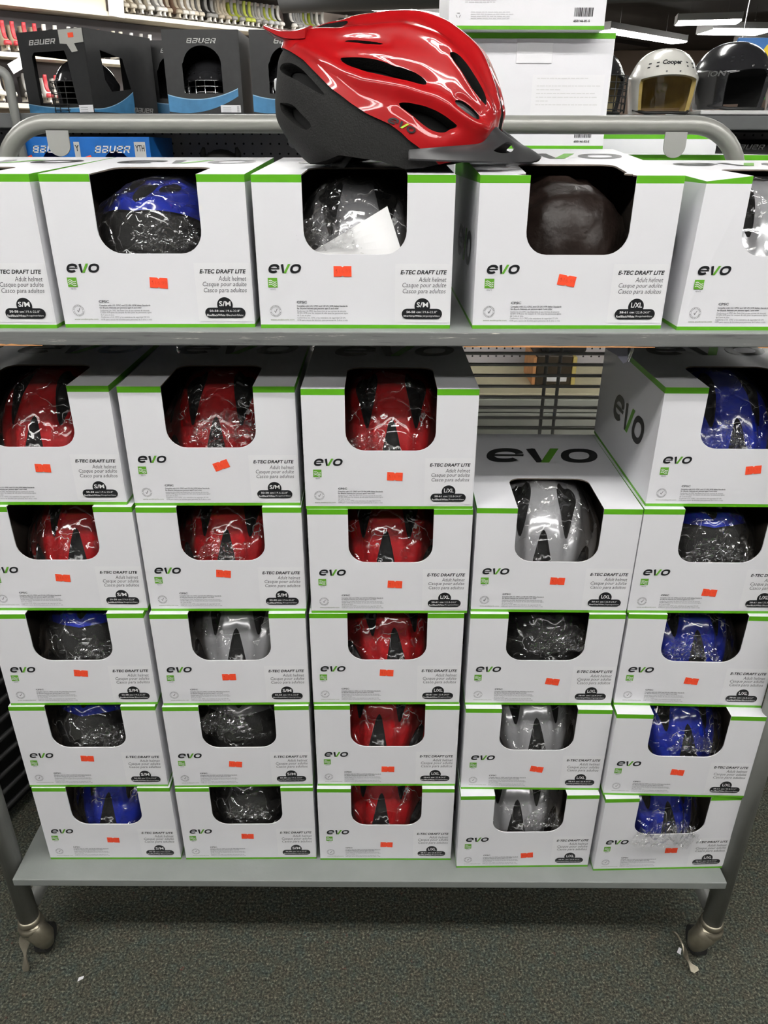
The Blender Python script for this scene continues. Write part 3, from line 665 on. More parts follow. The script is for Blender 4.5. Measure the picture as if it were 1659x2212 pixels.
# ------------------------------------------------------------------ bagged helmets in the cartons
def bag_mesh(seed, gather):
    nu, nv = 66, 54; rnd = random.Random(seed)
    psi = np.linspace(.30, np.pi - .30, nu); th = np.linspace(.06, np.pi - .06, nv); o = rnd.uniform(0, 50)
    PS, TH = np.meshgrid(psi, th, indexing='ij'); S0 = hsurf(PS, TH, -.0045); N = hsurf(PS, TH, -.0145) - S0; N /= np.linalg.norm(N, axis=-1, keepdims=True)
    vs, fs = [], []
    for i in range(nu):
        for j in range(nv):
            p = Vector(S0[i, j]); c = p * 22 + Vector((o, o, o)); dd, _ = noise.voronoi(c); cr = max(0., .5 - (dd[1] - dd[0]))
            k = noise.noise(p * 45 + Vector((o, 0, 0))); lowf = max(0., 1 - p.z / .09)
            disp = .0085 * cr + .0045 * k + gather * lowf * (.010 * abs(noise.noise(p * 30 + Vector((0, o, 0)))) + .006 * noise.noise(p * 110))
            q = p + Vector(N[i, j]) * disp
            vs.append((min(max(q.x, -.166), .150), min(max(q.y, -.1165), .1165), min(max(q.z, .002), .1735)))
    for i in range(nu - 1):
        for j in range(nv - 1):
            a, b, c, d = i * nv + j, (i + 1) * nv + j, (i + 1) * nv + j + 1, i * nv + j + 1
            fs += [(a, b, c), (a, c, d)] if rnd.random() < .5 else [(a, b, d), (b, c, d)]
    return MB().add(vs, fs).mesh('plastic_bag', M_FILM, smooth=True, fixn=False)
BAGS = [bag_mesh(s, g) for s, g in ((1, .4), (2, 1.), (3, .7), (4, 1.2))]
def clump_mesh(seed):
    # a crushed bunch of film, the folded mouth of a bag
    rnd = random.Random(seed); nu, nv = 30, 22; vs, fs = [], []
    for i in range(nu):
        for j in range(nv):
            u, v = i / (nu - 1) * 2 - 1, j / (nv - 1); o = seed * 7.3
            a = noise.noise((u * 3 + o, v * 3, o)); b = noise.noise((u * 9, v * 7 + o, o)); c = noise.noise((u * 16 + o, v * 14, o))
            vs.append((u * .048 * (1 - .35 * v) + .006 * b, -.010 * math.sin(math.pi * v) * (1 - u * u) + .010 * b + .005 * c, v * .045 * (1 - .4 * abs(u)) + .008 * a))
    for i in range(nu - 1):
        for j in range(nv - 1):
            p = i * nv + j; fs += [(p, p + nv, p + nv + 1), (p, p + nv + 1, p + 1)]
    return MB().add(vs, fs).mesh('bag_fold', M_FILM, fixn=False)
CLUMPS = [clump_mesh(s) for s in (1, 2, 3)]
COLM = {'red': M_RED, 'blue': M_BLUE, 'silver': M_SILVER, 'black': M_BLACKSHELL, 'dark': M_DARKSILVER}
def boxed_helmet(boxloc, yaw, col, pose, label, seed, clump=None):
    """helmet lying in its carton, front or back towards the window"""
    hs = .985; rz = {'front': -90, 'rear': 90}[pose]; rnd = random.Random(seed); rz2 = rz + rnd.uniform(-9, 9)
    off = Vector((rnd.uniform(-.004, .004), 0.158 if pose == 'front' else .170, .0030)); off.rotate(Matrix.Rotation(R(yaw), 3, 'Z'))
    t = thing('bicycle_helmet', label, 'helmet', Vector(boxloc) + off, R(yaw + rz2), 'bagged helmets inside the cartons'); t.scale = (hs, hs, hs)
    for n in ('shell', 'foam_liner', 'inner_padding', 'vent_plug', 'vent_plug_far'):
        o = link(n.replace('_far', ''), BOX_ME[n], t)
        if n == 'shell': o.material_slots[0].link = 'OBJECT'; o.material_slots[0].material = COLM[col]
    link('plastic_bag', BAGS[seed % 4], t)
    if clump is not None:
        cx, cz, sc, k = clump[:4]; p = Vector((cx, clump[4] if len(clump) > 4 else .013, cz)); p.rotate(Matrix.Rotation(R(yaw), 3, 'Z'))
        b = link('bag_fold', CLUMPS[k], t); b.matrix_parent_inverse = (Matrix.Translation(t.location) @ Matrix.Rotation(R(yaw + rz2), 4, 'Z') @ Matrix.Scale(hs, 4)).inverted()
        b.location = Vector(boxloc) + p; b.rotation_euler = (0, 0, R(yaw)); b.scale = (sc, sc, sc)
    return t
# key: x, y, yaw, size, badge colour, helmet colour, pose, sticker (x, z, tilt), bag fold
GRID = {
 'c0r0': (-.4926, -.0067, .36, 'S', 'blue', 'blue', 'front', (.0031, .0507, 2), None), 'c0r1': (-.4954, -.0036, .59, 'S', 'blue', 'blue', 'rear', (-.0092, .0656, 3), (.02, .085, 1.0, 0)),
 'c0r2': (-.4916, .0009, 1.1, 'S', 'blue', 'blue', 'rear', (.0055, .0648, 5), (.03, .082, 1.0, 1)), 'c0r3': (-.486, .0109, .3, 'S', 'red', 'red', 'front', (-.0009, .0588, 4), None),
 'c0r4': (-.4939, .018, .5, 'S', 'red', 'red', 'front', (.0089, .0579, 2), None),
 'c1r0': (-.2427, -.0052, .73, 'S', 'silver', 'black', 'rear', (-.0024, .06, 2), (0, .09, .9, 2)), 'c1r1': (-.243, -.0021, 1.13, 'S', 'silver', 'dark', 'rear', (-.01, .0529, 6), (-.03, .115, 1.1, 0)),
 'c1r2': (-.2413, .0024, 1.02, 'S', 'silver', 'silver', 'front', (-.0075, .0574, -1), None), 'c1r3': (-.24, .0108, .46, 'S', 'red', 'red', 'front', (-.0021, .0673, 5), (-.01, .086, .8, 1)),
 'c1r4': (-.2415, .0174, .68, 'S', 'red', 'red', 'front', (.0108, .0634, -20), (.02, .09, 1.2, 2)),
 'c2r0': (.0048, -.006, .26, 'L', 'red', 'red', 'front', (.0018, .041, 2), None), 'c2r1': (.0059, .0015, .28, 'L', 'red', 'red', 'front', (.0024, .0392, 1), None),
 'c2r2': (.0049, .0053, .41, 'L', 'red', 'red', 'front', (.0003, .0648, 3), None), 'c2r3': (.009, .0067, .34, 'L', 'red', 'red', 'front', (.0081, .0522, 3), None),
 'c2r4': (.0079, .008, .37, 'L', 'red', 'red', 'front', (.0076, .0512, 2), (-.03, .086, .7, 0)),
 'c3r0': (.2544, -.0199, .93, 'L', 'silver', 'silver', 'front', (.0061, .0318, -5), (.03, .09, .9, 1)), 'c3r1': (.2555, -.0057, -.36, 'L', 'silver', 'silver', 'front', (.0073, .0478, 9), None),
 'c3r2': (.2547, .0052, 0, 'L', 'silver', 'black', 'rear', (.0191, .0484, 8), (.035, .095, 1.3, 2)), 'c3r3': (.2553, .0109, -.6, 'L', 'silver', 'silver', 'front', (.0085, .0565, 2), None),
 'c4r0': (.5026, -.023, 1.7, 'L', 'blue', 'blue', 'front', (.015, .0492, 0), (-.004, .078, 1.4, 0, -.009)), 'c4r1': (.4998, -.0193, -1.36, 'L', 'blue', 'blue', 'front', (-.0022, .0554, 5), (.02, .09, .9, 1)),
 'c4r2': (.4999, .0034, -1.5, 'L', 'blue', 'blue', 'front', (-.0025, .052, 7), (-.01, .086, 1.1, 2)), 'c4r3': (.4973, .0098, -.27, 'L', 'blue', 'blue', 'rear', (0, .0375, 5), (.01, .084, 1.2, 1)),
 'c4r4': (.501, .0193, -.53, 'L', 'blue', 'blue', 'front', (.0239, .0584, -6), (-.02, .086, .9, 0)),
}
STACK = {'c0': 'the stack at the end of the lower shelf beside the dark grid', 'c1': 'the red-and-silver S/M stack', 'c2': 'the all-red stack', 'c3': 'the shorter silver stack of four', 'c4': 'the all-blue stack'}
STACK['c0'] = 'the red-over-blue S/M stack'
ORD = ['bottom box', 'second box from bottom', 'middle box', 'second box from top', 'top box']
CW = {'red': 'red', 'blue': 'blue', 'silver': 'silver', 'black': 'black', 'dark': 'gunmetal'}
for i, (k, (x, y, yaw, sz, bc, hc, pose, st, cl)) in enumerate(GRID.items()):
    c, r = k[:2], int(k[3]); lvl = ORD[r] if c != 'c3' else ['bottom box', 'second box from bottom', 'second box from top', 'top box'][r]
    loc = (x, y, BS + r * BH)
    helmet_box(loc, yaw, sz, bc, '%s of %s, white and green carton' % (lvl, STACK[c]), st)
    boxed_helmet(loc, yaw, hc, pose, '%s helmet bagged inside %s of %s' % (CW[hc], lvl, STACK[c]), i + 3, cl)
TOP = [(-.5341, -.0113, -.31, 'S', 'red', 'red', 'front', None, None, 'white carton at the end of the upper shelf beside the blue-tipped helmet box', 'red helmet in the end carton of the upper shelf'),
       (-.2849, -.0052, 1.18, 'S', 'blue', 'blue', 'rear', (.0047, .0551, 4), (.02, .088, 1.1, 0), 'white carton on the upper shelf with a blue helmet showing', 'blue and black helmet bagged in the upper shelf carton'),
       (-.0367, -.0064, -.08, 'S', 'silver', 'dark', 'front', (-.0148, .0697, 0), (-.04, .09, 1.2, 1), 'white carton under the red display helmet with a paper leaflet inside', 'dark silver helmet bagged behind a white leaflet'),
       (.2318, -.0056, .70, 'L', 'red', 'black', 'rear', (-.0062, .0594, 9), None, 'white L/XL carton with torn window edge and dark brown contents', 'black helmet in dark film inside the carton with torn window'),
       (.4895, -.0106, .29, 'L', 'silver', 'silver', 'front', None, None, 'white carton on the upper shelf with a crushed green corner', 'silver and black helmet in the carton with crushed corner')]
for i, (x, y, yaw, sz, bc, hc, pose, st, cl, lb, lh) in enumerate(TOP):
    helmet_box((x, y, TS), yaw, sz, bc, lb, st, lift=(.014, .014, .014, .027, .012)[i], torn=i == 3, crush=i == 4); b = boxed_helmet((x, y, TS), yaw, hc, pose, lh, i + 31, cl)
    if i == 3:
        for ch in b.children:
            if ch.name.startswith('plastic_bag'): ch.data = ch.data.copy(); ch.data.materials[0] = M_BROWNFILM
# paper leaflet in the carton under the display helmet
vs, fs = [], []
P4 = [Vector((-.058, .0070, .088)), Vector((.060, .0070, .086)), Vector((.062, .016, .120)), Vector((.040, .018, .143))]
for i in range(9):
    for j in range(6):
        u, v = i / 8, j / 5; p = P4[0].lerp(P4[1], u).lerp(P4[0].lerp(P4[3], u) if False else (P4[0] + (P4[3] - P4[0]) * (u ** .9)), v)
        vs.append(p + Vector((0, .0015 * math.sin(5 * u + 3 * v), 0)))
for i in range(8):
    for j in range(5): a = i * 6 + j; fs.append((a, a + 6, a + 7, a + 1))
lf = MB().add(vs, fs).build('leaflet', mat('leaflet_paper', (.82, .82, .82), .5), loc=(-.0367, -.0064, TS)); s = lf.modifiers.new('t', 'SOLIDIFY'); s.thickness = .0006
tag(lf, 'folded white paper leaflet behind the window of the carton under the red helmet', 'leaflet')

# ------------------------------------------------------------------ cartons on the far side of the rack, backs to the camera
def back_carton(label, x0, x1, y0, d_, z0, h_, code=None, lines=False, tabs=False):
    w_ = x1 - x0; t = thing('helmet_box', label, 'box', ((x0 + x1) / 2, y0, z0), 0, 'cartons on the far side of the rack')
    c = link('carton', carton_mesh('carton', w_, h_, d_, False), t)
    c.data.materials[0] = M_CARD
    MB().box(-w_ / 2 - .0004, w_ / 2 + .0004, -.0004, d_ + .0004, h_ - .0085, h_ - .0003).build('green_edge', M_GREEN, t)
    MB().box(-w_ / 2 - .0004, w_ / 2 + .0004, -.0004, d_ + .0004, .0003, .0055).build('green_edge', M_GREEN, t)
    if code:
        pr = Print(); rnd = random.Random(code); x = .80 * w_ - w_ / 2; xe = .915 * w_ - w_ / 2
        while x < xe:
            b = rnd.choice((.0005, .0005, .001, .0015)); pr.rect(x, x + b, .0185, .0310, 0); x += b + rnd.choice((.0005, .0005, .001))
        pr.text(code, .80 * w_ - w_ / 2, .905 * w_ - w_ / 2, .0105, .0142, 0, bold=.03)
        link('barcode', pr.mesh('barcode', [M_INK], front), t)
    if lines:
        pr = Print(); rnd = random.Random(5)
        for k in range(9):
            z = .060 - k * .0028; x = -.40 * w_
            while x < -.40 * w_ + (.33 if k < 6 else .18) * w_:
                b = rnd.uniform(.003, .009); pr.rect(x, x + b, z, z + .0011, 0); x += b + .0012
        for k in range(4):
            z = .024 - k * .0030; x = -.36 * w_
            while x < -.36 * w_ + .25 * w_: b = rnd.uniform(.003, .009); pr.rect(x, x + b, z, z + .0011, 0); x += b + .0012
        for a in (90, 210, 330):
            cx, cz = -.44 * w_ + .0028 * math.cos(R(a)), .020 + .0028 * math.sin(R(a)); a2 = R(a + 90)
            pr.poly([(cx + .0024 * math.cos(a2) + .0005 * math.cos(R(a)), cz + .0024 * math.sin(a2) + .0005 * math.sin(R(a))), (cx - .0024 * math.cos(a2) + .0005 * math.cos(R(a)), cz - .0024 * math.sin(a2) + .0005 * math.sin(R(a))),
                     (cx - .0018 * math.cos(a2) - .0003 * math.cos(R(a)), cz - .0018 * math.sin(a2) - .0003 * math.sin(R(a))), (cx + .0018 * math.cos(a2) - .0003 * math.cos(R(a)), cz + .0018 * math.sin(a2) - .0003 * math.sin(R(a)))], 1)
        link('small_print', pr.mesh('small_print', [M_PALEINK, M_GREYINK], front), t)
    if tabs:
        MB().bbox(-.128 * w_, .105 * w_, -.0016, -.0002, h_ - .045, h_ - .0085, .0005).build('tuck_tab', M_LABELW, t)
        pr = Print().rect(-.01 * w_, .46 * w_, .048, h_ - .062, 0); rnd = random.Random(8)
        for k in range(8):
            if k in (1,): continue
            z = h_ - .068 - k * .0058; x = .02 * w_; e = (.33, 0, .42, .15, .40, .42, .10, .42)[k] * w_
            while x < e: b = rnd.uniform(.003, .010); pr.rect(x, x + b, z, z + .0012, 1, 2); x += b + .0012
        link('rear_label', pr.mesh('rear_label', [M_LABELW, mat('faint_ink', (.66, .66, .66), .5)], front), t)
    return t
back_carton('white carton supporting the tabbed carton behind the grey rail', .127, .393, .545, .245, TS, .2045)
back_carton('white carton with tuck tab and rear label behind the grey rail', .126, .392, .540, .25, TS + .2045, BH, '650146-02-S', tabs=True)
back_carton('topmost white carton with recycling mark and barcode, on the tabbed carton', .104, .362, .505, .28, TS + .2045 + BH, BH, '650146-01-S', lines=True)
back_carton('low white carton beside the bend of the grey rail', .402, .640, .415, .24, TS, .197)
back_carton('taller white carton behind the low carton by the rail bend', .410, .650, .675, .12, TS, .231)

# ------------------------------------------------------------------ second rack behind: shelf, pegboard, lower shelf
SZ = BS + 1.265
def peg_mat():
    m = mat('perforated_board', (.44, .42, .44), .7); nt = m.node_tree; b = nt.nodes['Principled BSDF']; tc = nt.nodes.new('ShaderNodeTexCoord'); sp = nt.nodes.new('ShaderNodeSeparateXYZ'); nt.links.new(tc.outputs['Object'], sp.inputs[0])
    def cell(sock):
        a = nt.nodes.new('ShaderNodeMath'); a.operation = 'PINGPONG'; a.inputs[1].default_value = .0145; nt.links.new(sock, a.inputs[0]); p = nt.nodes.new('ShaderNodeMath'); p.operation = 'POWER'; p.inputs[1].default_value = 2; nt.links.new(a.outputs[0], p.inputs[0]); return p
    x, z = cell(sp.outputs['X']), cell(sp.outputs['Z']); ad = nt.nodes.new('ShaderNodeMath'); nt.links.new(x.outputs[0], ad.inputs[0]); nt.links.new(z.outputs[0], ad.inputs[1])
    lt = nt.nodes.new('ShaderNodeMath'); lt.operation = 'LESS_THAN'; lt.inputs[1].default_value = .0033 ** 2; nt.links.new(ad.outputs[0], lt.inputs[0])
    mx = nt.nodes.new('ShaderNodeMixRGB'); mx.inputs[1].default_value = (.44, .42, .44, 1); mx.inputs[2].default_value = (.006, .006, .006, 1); nt.links.new(lt.outputs[0], mx.inputs[0]); nt.links.new(mx.outputs[0], b.inputs['Base Color'])
    return m
rk = thing('back_rack', 'dark grey shop rack with pegboard back behind the display rack', 'rack', (0, 1.7, 0))
M_DKSHELF = mat('dark_grey_shelf', (.10, .105, .105), .5, noise_amt=.1, noise_scale=20)
MB().bbox(-2.3, 2.3, -.30, .30, 1.227 + BS, SZ, .003).build('upper_shelf', M_DKSHELF, rk)
MB().box(-2.3, 2.3, .05, .065, .02, BS + 1.227).build('pegboard', peg_mat(), rk)
MB().bbox(-2.3, 2.3, -.30, .05, BS + .445, BS + .46, .002).build('lower_shelf', M_CREAM, rk)
MB().bbox(-2.3, 2.3, -.29, .05, BS + .985, BS + 1.0, .002).build('middle_shelf', M_DKSHELF, rk)
for k in range(9): MB().bbox(-2.3, 2.3, -.30, -.285, BS + .395 - k * .048, BS + .440 - k * .048, .003).build('slat', mat('pale_grey_slat', (.42, .43, .37), .5, noise_amt=.08, noise_scale=12), rk)
MB().box(-2.3, 2.3, -.28, .05, .0, .02).build('base', M_DKSHELF, rk)
ux = -1.045
pts = [(ux + .012, -.31, SZ - .3), (ux + .012, -.31, SZ + .075)] + [(ux + .012 - .028 + .028 * math.cos(a), -.31, SZ + .075 + .028 * math.sin(a)) for a in [R(15 * i) for i in range(1, 7)]] + [(ux - .25, -.31, SZ + .103)]
MB().tube(pts, .0125, 10).build('upright', M_GREYPAINT, rk, smooth=True)

def holed_panel(mb, outer, hole, fmap, mi=0):
    bm = bmesh.new(); es = []
    for loop in ([outer, hole] if hole else [outer]):
        vs = [bm.verts.new((x, y, 0)) for x, y in loop]; es += [bm.edges.new((vs[i], vs[(i + 1) % len(vs)])) for i in range(len(vs))]
    bmesh.ops.triangle_fill(bm, edges=es, use_beauty=True); bm.verts.index_update()
    mb.add([fmap(v.co.x, v.co.y) for v in bm.verts], [[v.index for v in f.verts] for f in bm.faces], mi); bm.free()
M_BBLACK = mat('charcoal_card', (.020, .0205, .021), .45, noise_amt=.15, noise_scale=60)
M_SWOOSH = mat('blue_swoosh', (.06, .22, .42), .4, noise_amt=.25, noise_scale=25)
M_SWLINE = mat('pale_blue_line', (.35, .58, .75), .4)
def bauer_box(label, loc, yaw, w_, d_, h_, side=False, tape=False, small=False):
    t = thing('helmet_carton', label, 'box', loc, R(yaw), 'charcoal helmet cartons on the back rack'); mb = MB(); a = w_ / 2
    out = [(-a, 0), (a, 0), (a, h_), (-a, h_)]
    if side: hole = [(-.62 * a, .12 * h_), (.55 * a, .12 * h_), (.42 * a, .70 * h_), (.38 * a, .76 * h_), (-.55 * a, .76 * h_), (-.64 * a, .71 * h_)]
    else: hole = [(-.54 * a, .25 * h_), (.50 * a, .25 * h_), (.50 * a, .60 * h_)] + arc(0, .60 * h_, .50 * a, 8, 172, 10)[0:0] + [(.50 * a * math.cos(R(k)), .60 * h_ + .22 * h_ * math.sin(R(k))) for k in range(10, 180, 10)] + [(-.54 * a, .60 * h_)]
    holed_panel(mb, out, hole, lambda x, z: (x, 0, z))
    sh = [(.22 * d_, .42 * h_), (.30 * d_, .28 * h_), (.60 * d_, .33 * h_), (.52 * d_, .70 * h_), (.20 * d_, .77 * h_)]
    so = [(0, 0), (d_, 0), (d_, h_), (0, h_)]
    holed_panel(mb, so, sh if side else None, lambda y, z: (a, y, z)); holed_panel(mb, so, [(.2 * d_, .15 * h_), (.9 * d_, .15 * h_), (.9 * d_, .75 * h_), (.2 * d_, .75 * h_)] if side else None, lambda y, z: (-a, y, z))
    mb.add([(-a, d_, 0), (a, d_, 0), (a, d_, h_), (-a, d_, h_)], [(0, 3, 2, 1)]) if not side else holed_panel(mb, out, [(-.8 * a, .1 * h_), (.0 * a, .1 * h_), (.0 * a, .8 * h_), (-.8 * a, .8 * h_)], lambda x, z: (x, d_, z))
    mb.add([(-a, 0, 0), (a, 0, 0), (a, d_, 0), (-a, d_, 0)], [(0, 3, 2, 1)]); mb.add([(-a, 0, h_), (a, 0, h_), (a, d_, h_), (-a, d_, h_)], [(0, 1, 2, 3)])
    c = mb.build('carton', M_BBLACK, t, fixn=False); s = c.modifiers.new('t', 'SOLIDIFY'); s.thickness = .002; s.offset = 0
    fr2 = lambda x, y, e: (x, -e - .0012, y)
    lw = .40 * w_ if not side else .42 * w_
    pr = Print().add(bauer2d(-.5 * lw - (.24 * a if side else -.02 * a), .5 * lw - (.24 * a if side else -.02 * a), .845 * h_ - (0 if not side else 0), .905 * h_), 0, 1)
    link('brand_print', pr.mesh('brand_print', [mat('silver_ink', (.62, .62, .60), .35)], fr2), t)
    pr = Print(); n = 22
    cu = lambda x: (.17 + .10 * ((x / a) + .25) ** 2 - .0) * h_ if not side else (.070 - .025 * (x / a) + .035 * (x / a) ** 2) * h_
    lo = lambda x: (max(.005, cu(x) / h_ - .14 + .06 * x / a) * h_) if not side else .004
    for i in range(n):
        x0, x1 = -a + 1.9 * a * i / n, -a + 1.9 * a * (i + 1) / n
        if cu(x0) > lo(x0): pr.poly([(x0, lo(x0)), (x1, lo(x1)), (x1, cu(x1)), (x0, cu(x0))], 0, 1)
        pr.poly([(x0, cu(x0)), (x1, cu(x1)), (x1, cu(x1) + .0022), (x0, cu(x0) + .0022)], 1, 2)
    link('swoosh', pr.mesh('swoosh', [M_SWOOSH, M_SWLINE], fr2), t)
    if side:
        pr = Print()
        cs = lambda y: (.05 + .24 * (y / d_ / .62) ** 2) * h_
        for i in range(16):
            y0, y1 = .62 * d_ * i / 16, .62 * d_ * (i + 1) / 16; pr.poly([(y0, .004), (y1, .004), (y1, cs(y1)), (y0, cs(y0))], 0, 1); pr.poly([(y0, cs(y0)), (y1, cs(y1)), (y1, cs(y1) + .002), (y0, cs(y0) + .002)], 1, 2)
        link('swoosh', pr.mesh('swoosh', [M_SWOOSH, M_SWLINE], lambda x, y, e: (a + e + .0012, x, y)), t)
        pr = Print().add(bauer2d(.60 * d_, .92 * d_, .040 * h_, .10 * h_), 0, 1); link('brand_print', pr.mesh('brand_print', [mat('silver_ink2', (.42, .42, .40), .4)], lambda x, y, e: (a + e + .0012, x, y)), t)
    pr = Print().rect(.40 * a if not side else .58 * a, .94 * a if not side else 1.0 * a, .003, .105 * h_, 0, 3); x0 = .46 * a if not side else .62 * a
    for k in range(3): pr.rect(x0, x0 + .22 * a, .02 * h_ + k * .025 * h_, .02 * h_ + k * .025 * h_ + .001, 1, 4)
    if not side:
        for k in range(8): pr.rect(.84 * a, .90 * a, .012 * h_ + k * .0022, .012 * h_ + k * .0022 + .0011, 1, 4)
    link('barcode_label', pr.mesh('barcode_label', [M_LABELW, M_GREYINK], fr2), t)
    if tape:
        MB().prism([(.30 * a, h_ - .0005), (1.0 * a, h_ - .0005), (1.0 * a, h_ * .84), (.72 * a, h_ * .83), (.80 * a, h_ * .74), (.62 * a, h_ * .73), (.50 * a, h_ * .83), (.30 * a, h_ * .84)], lambda x, z, e: (x, -e, z), .0022, .0026).build('clear_tape', mat('dull_tape', (.45, .45, .42), .35), t)
        MB().box(.58 * a, .74 * a, -.0034, -.0027, h_ * .90, h_ * .955).build('price_sticker', M_ORANGE, t)
    return t
# ------------------------------------------------------------------ hockey helmets
def hockey_helmet(name, label, loc, yaw, m_shell, m_in, sc=1., text=None, lens=False, cage=False, face=52, low=.0, sidetext=None, group=None):
    t = thing(name, label, 'helmet', loc, R(yaw), group); t.scale = (sc, sc, sc)
    nu, nv = 97, 49; AZ, T = np.meshgrid(np.linspace(-np.pi, np.pi, nu), np.linspace(.02, 1, nv), indexing='ij')
    def surf(az, tt, off=0.):
        # az 0 faces the front (-y); tt runs from crown to lower rim
        ang = np.clip(tt / .62, 0, 1) * np.pi / 2; down = np.clip((tt - .62) / .38, 0, 1)
        rx, ry = .100 - off, np.where(np.cos(az) > 0, .118, .128) - off; s = np.sin(ang) ** .85
        k = 1 - .10 * down ** 1.5 + .045 * np.exp(-((tt - .55) / .05) ** 2)
        return np.stack([rx * s * np.sin(az) * k, -ry * s * np.cos(az) * k, .078 + (.098 - off) * np.cos(ang) - .078 * down], -1)
    P = surf(AZ, T); Pi = surf(AZ, T, .013); z = P[..., 2]
    f_face = np.maximum(np.abs(AZ) - R(face), z - .088 - .012 * np.cos(AZ * 1.5)) / .5
    f_back = np.where(np.abs(AZ) > R(110), z - .020, 1.)
    V, VI, F, W = clip_surface(P, Pi, np.minimum(np.where(f_face > 0, f_face, (z - .086 - .012 * np.cos(AZ * 1.5)) * 4 if False else f_face), f_back), nu, nv)
    mb = MB(); mb.add(V, F, 0); n0 = len(F); wv, wf = [], []
    for a, b in W: o = len(wv); wv += [V[a], V[b], VI[b], VI[a]]; wf.append((o + 1, o, o + 3, o + 2))
    mb.add(wv, wf, 0); me = mb.mesh('shell', [m_shell], fixn=False); me.polygons.foreach_set('use_smooth', [i < n0 for i in range(len(me.polygons))]); link('shell', me, t)
    mb = MB(); mb.add(VI, [tuple(reversed(x)) for x in F]); link('padding', mb.mesh('padding', [m_in], smooth=True, fixn=False), t)
    def at(u, zz, off): 
        tt = np.interp(zz, surf(np.zeros(60), np.linspace(1, .02, 60))[:, 2], np.linspace(1, .02, 60)); return surf(np.array(u), np.array(float(tt)), -off)
    if text:
        pr = Print().text(text, -.36, .30, .123, .139, 0, 1, bold=.035, shear=.15); mb = MB()
        for vs, fs, mi, la in pr.items: mb.add([at(x, y, .0012) for x, y in vs], fs, mi)
        mb.build('brand_print', M_INK, t, fixn=False)
    if sidetext:
        mb = MB(); vs, fs = fit(text2d(sidetext, bold=.03, shear=.2), -1.35, -.85, .083, .097); mb.add([at(x, y, .0012) for x, y in vs], fs, 0); mb.build('brand_print', mat('pale_ink', (.12, .12, .12), .4), t, fixn=False)
    for s in (-1, 1):
        for k, zz in enumerate((.134, .124)):
            mb = MB(); a0, a1 = (.46, .82); vs = [at(s * a0, zz, .001), at(s * a1, zz - .003, .001), at(s * a1, zz - .0065, .001), at(s * a0, zz - .0035, .001)]
            mb.add(vs, [(0, 1, 2, 3)]); mb.build('vent_slot', M_INK, t, fixn=False)
        p = at(s * .20, .108, .001); MB().tube([(p[0], p[1] + .003, p[2]), (p[0], p[1] - .002, p[2])], .0024, 8).build('screw', M_GREYINK if m_shell is not M_BLACKSHELL else M_STEEL, t)
    if lens:
        mb = MB(); vs, fs = [], []
        for i in range(15):
            az = R(-face + 2 * face * i / 14)
            for j in range(7): q = surf(np.array(az), np.array(.70 + .30 * j / 6), -.003); vs.append((q[0], q[1], .006 + .088 * (1 - j / 6)))
            if i:
                for j in range(6): a = i * 7 + j; fs.append((a - 7, a, a + 1, a - 6))
        mb.add(vs, fs).build('visor', M_AMBER, t, smooth=True, fixn=False)
    if cage:
        for j in range(6):
            zz = .008 + j * .018; MB().tube([((.098) * math.sin(R(k)), -.022 - .118 * math.cos(R(k)), zz) for k in range(-72, 73, 12)], .0016, 6).build('cage_wire', M_RUBBER if cage == 'dark' else M_STEEL, t, smooth=True)
        for k in range(-60, 61, 20):
            MB().tube([(.098 * math.sin(R(k)), -.022 - .118 * math.cos(R(k)), zz) for zz in (.0, .05, .1)], .0016, 6).build('cage_wire', M_RUBBER if cage == 'dark' else M_STEEL, t, smooth=True)
    MB().tube([(-.085, -.03, .01), (-.06, -.09, -.0), (0, -.10, .001), (.06, -.09, 0), (.085, -.03, .01)], .0045, 8).build('chin_strap', M_RUBBER, t, smooth=True)
    return t
M_WSHELL = mat('cream_white_gloss', (.72, .71, .66), .22, coat=.7)
hockey_helmet('hockey_helmet', 'white hockey helmet with amber face shield on the back rack', (.795, 1.515, SZ + .005), -4, M_WSHELL, M_CREAMPAD, .93, text='Cooper', lens=True, face=56)
hockey_helmet('hockey_helmet', 'glossy black hockey helmet standing on the white tray', (.995, 1.53, SZ + .016), 16, M_BLACKSHELL, M_DARKIN, .97, sidetext='iON', face=48)
hockey_helmet('hockey_helmet', 'black caged hockey helmet with cream padding beside the tabbed carton', (.585, 1.53, SZ + .005), 22, M_BLACKSHELL, M_CREAMPAD, .93, cage='dark', face=56)
hockey_helmet('hockey_helmet', 'black caged hockey helmet at the end of the white tray', (1.21, 1.55, SZ + .016), -15, M_BLACKSHELL, M_CREAMPAD, .9, cage='dark', face=56)
tr = MB().bbox(.875, 1.42, 1.395, 1.70, SZ, SZ + .011, .003).build('tray', mat('white_plastic', (.62, .62, .62), .4)); tag(tr, 'white plastic tray under the black hockey helmet', 'tray')
BXW = .258
bauer_box('charcoal carton turned cornerwise with see-through windows and taped label', (-.823 - .5 * BXW * math.cos(R(-27)) , 1.425 - .5 * BXW * math.sin(R(-27)), SZ), -27, BXW, BXW, .205, side=True, tape=True)
bauer_box('charcoal carton with arched window and white barcode label', (-.505, 1.42, SZ), 0, .207, .22, .200)
bauer_box('charcoal carton with arched window, partly behind the red helmet', (-.268, 1.42, SZ), 0, .207, .22, .200)
bauer_box('charcoal carton behind, between the cornerwise carton and the arched-window carton', (-.650, 1.70, SZ), 0, .21, .2, .205)
for x, y, yw, lb in ((-.885, 1.572, -27, 'black caged hockey helmet inside the cornerwise carton'), (-.505, 1.54, 0, 'black caged hockey helmet inside the arched-window carton with barcode'), (-.268, 1.54, 0, 'black caged hockey helmet inside the carton partly behind the red helmet')):
    hockey_helmet('hockey_helmet', lb, (x, y, SZ + .004), yw, M_BLACKSHELL, M_DARKIN, .80, cage='steel' if yw == 0 else 'dark', face=50, group='caged helmets inside the charcoal cartons')

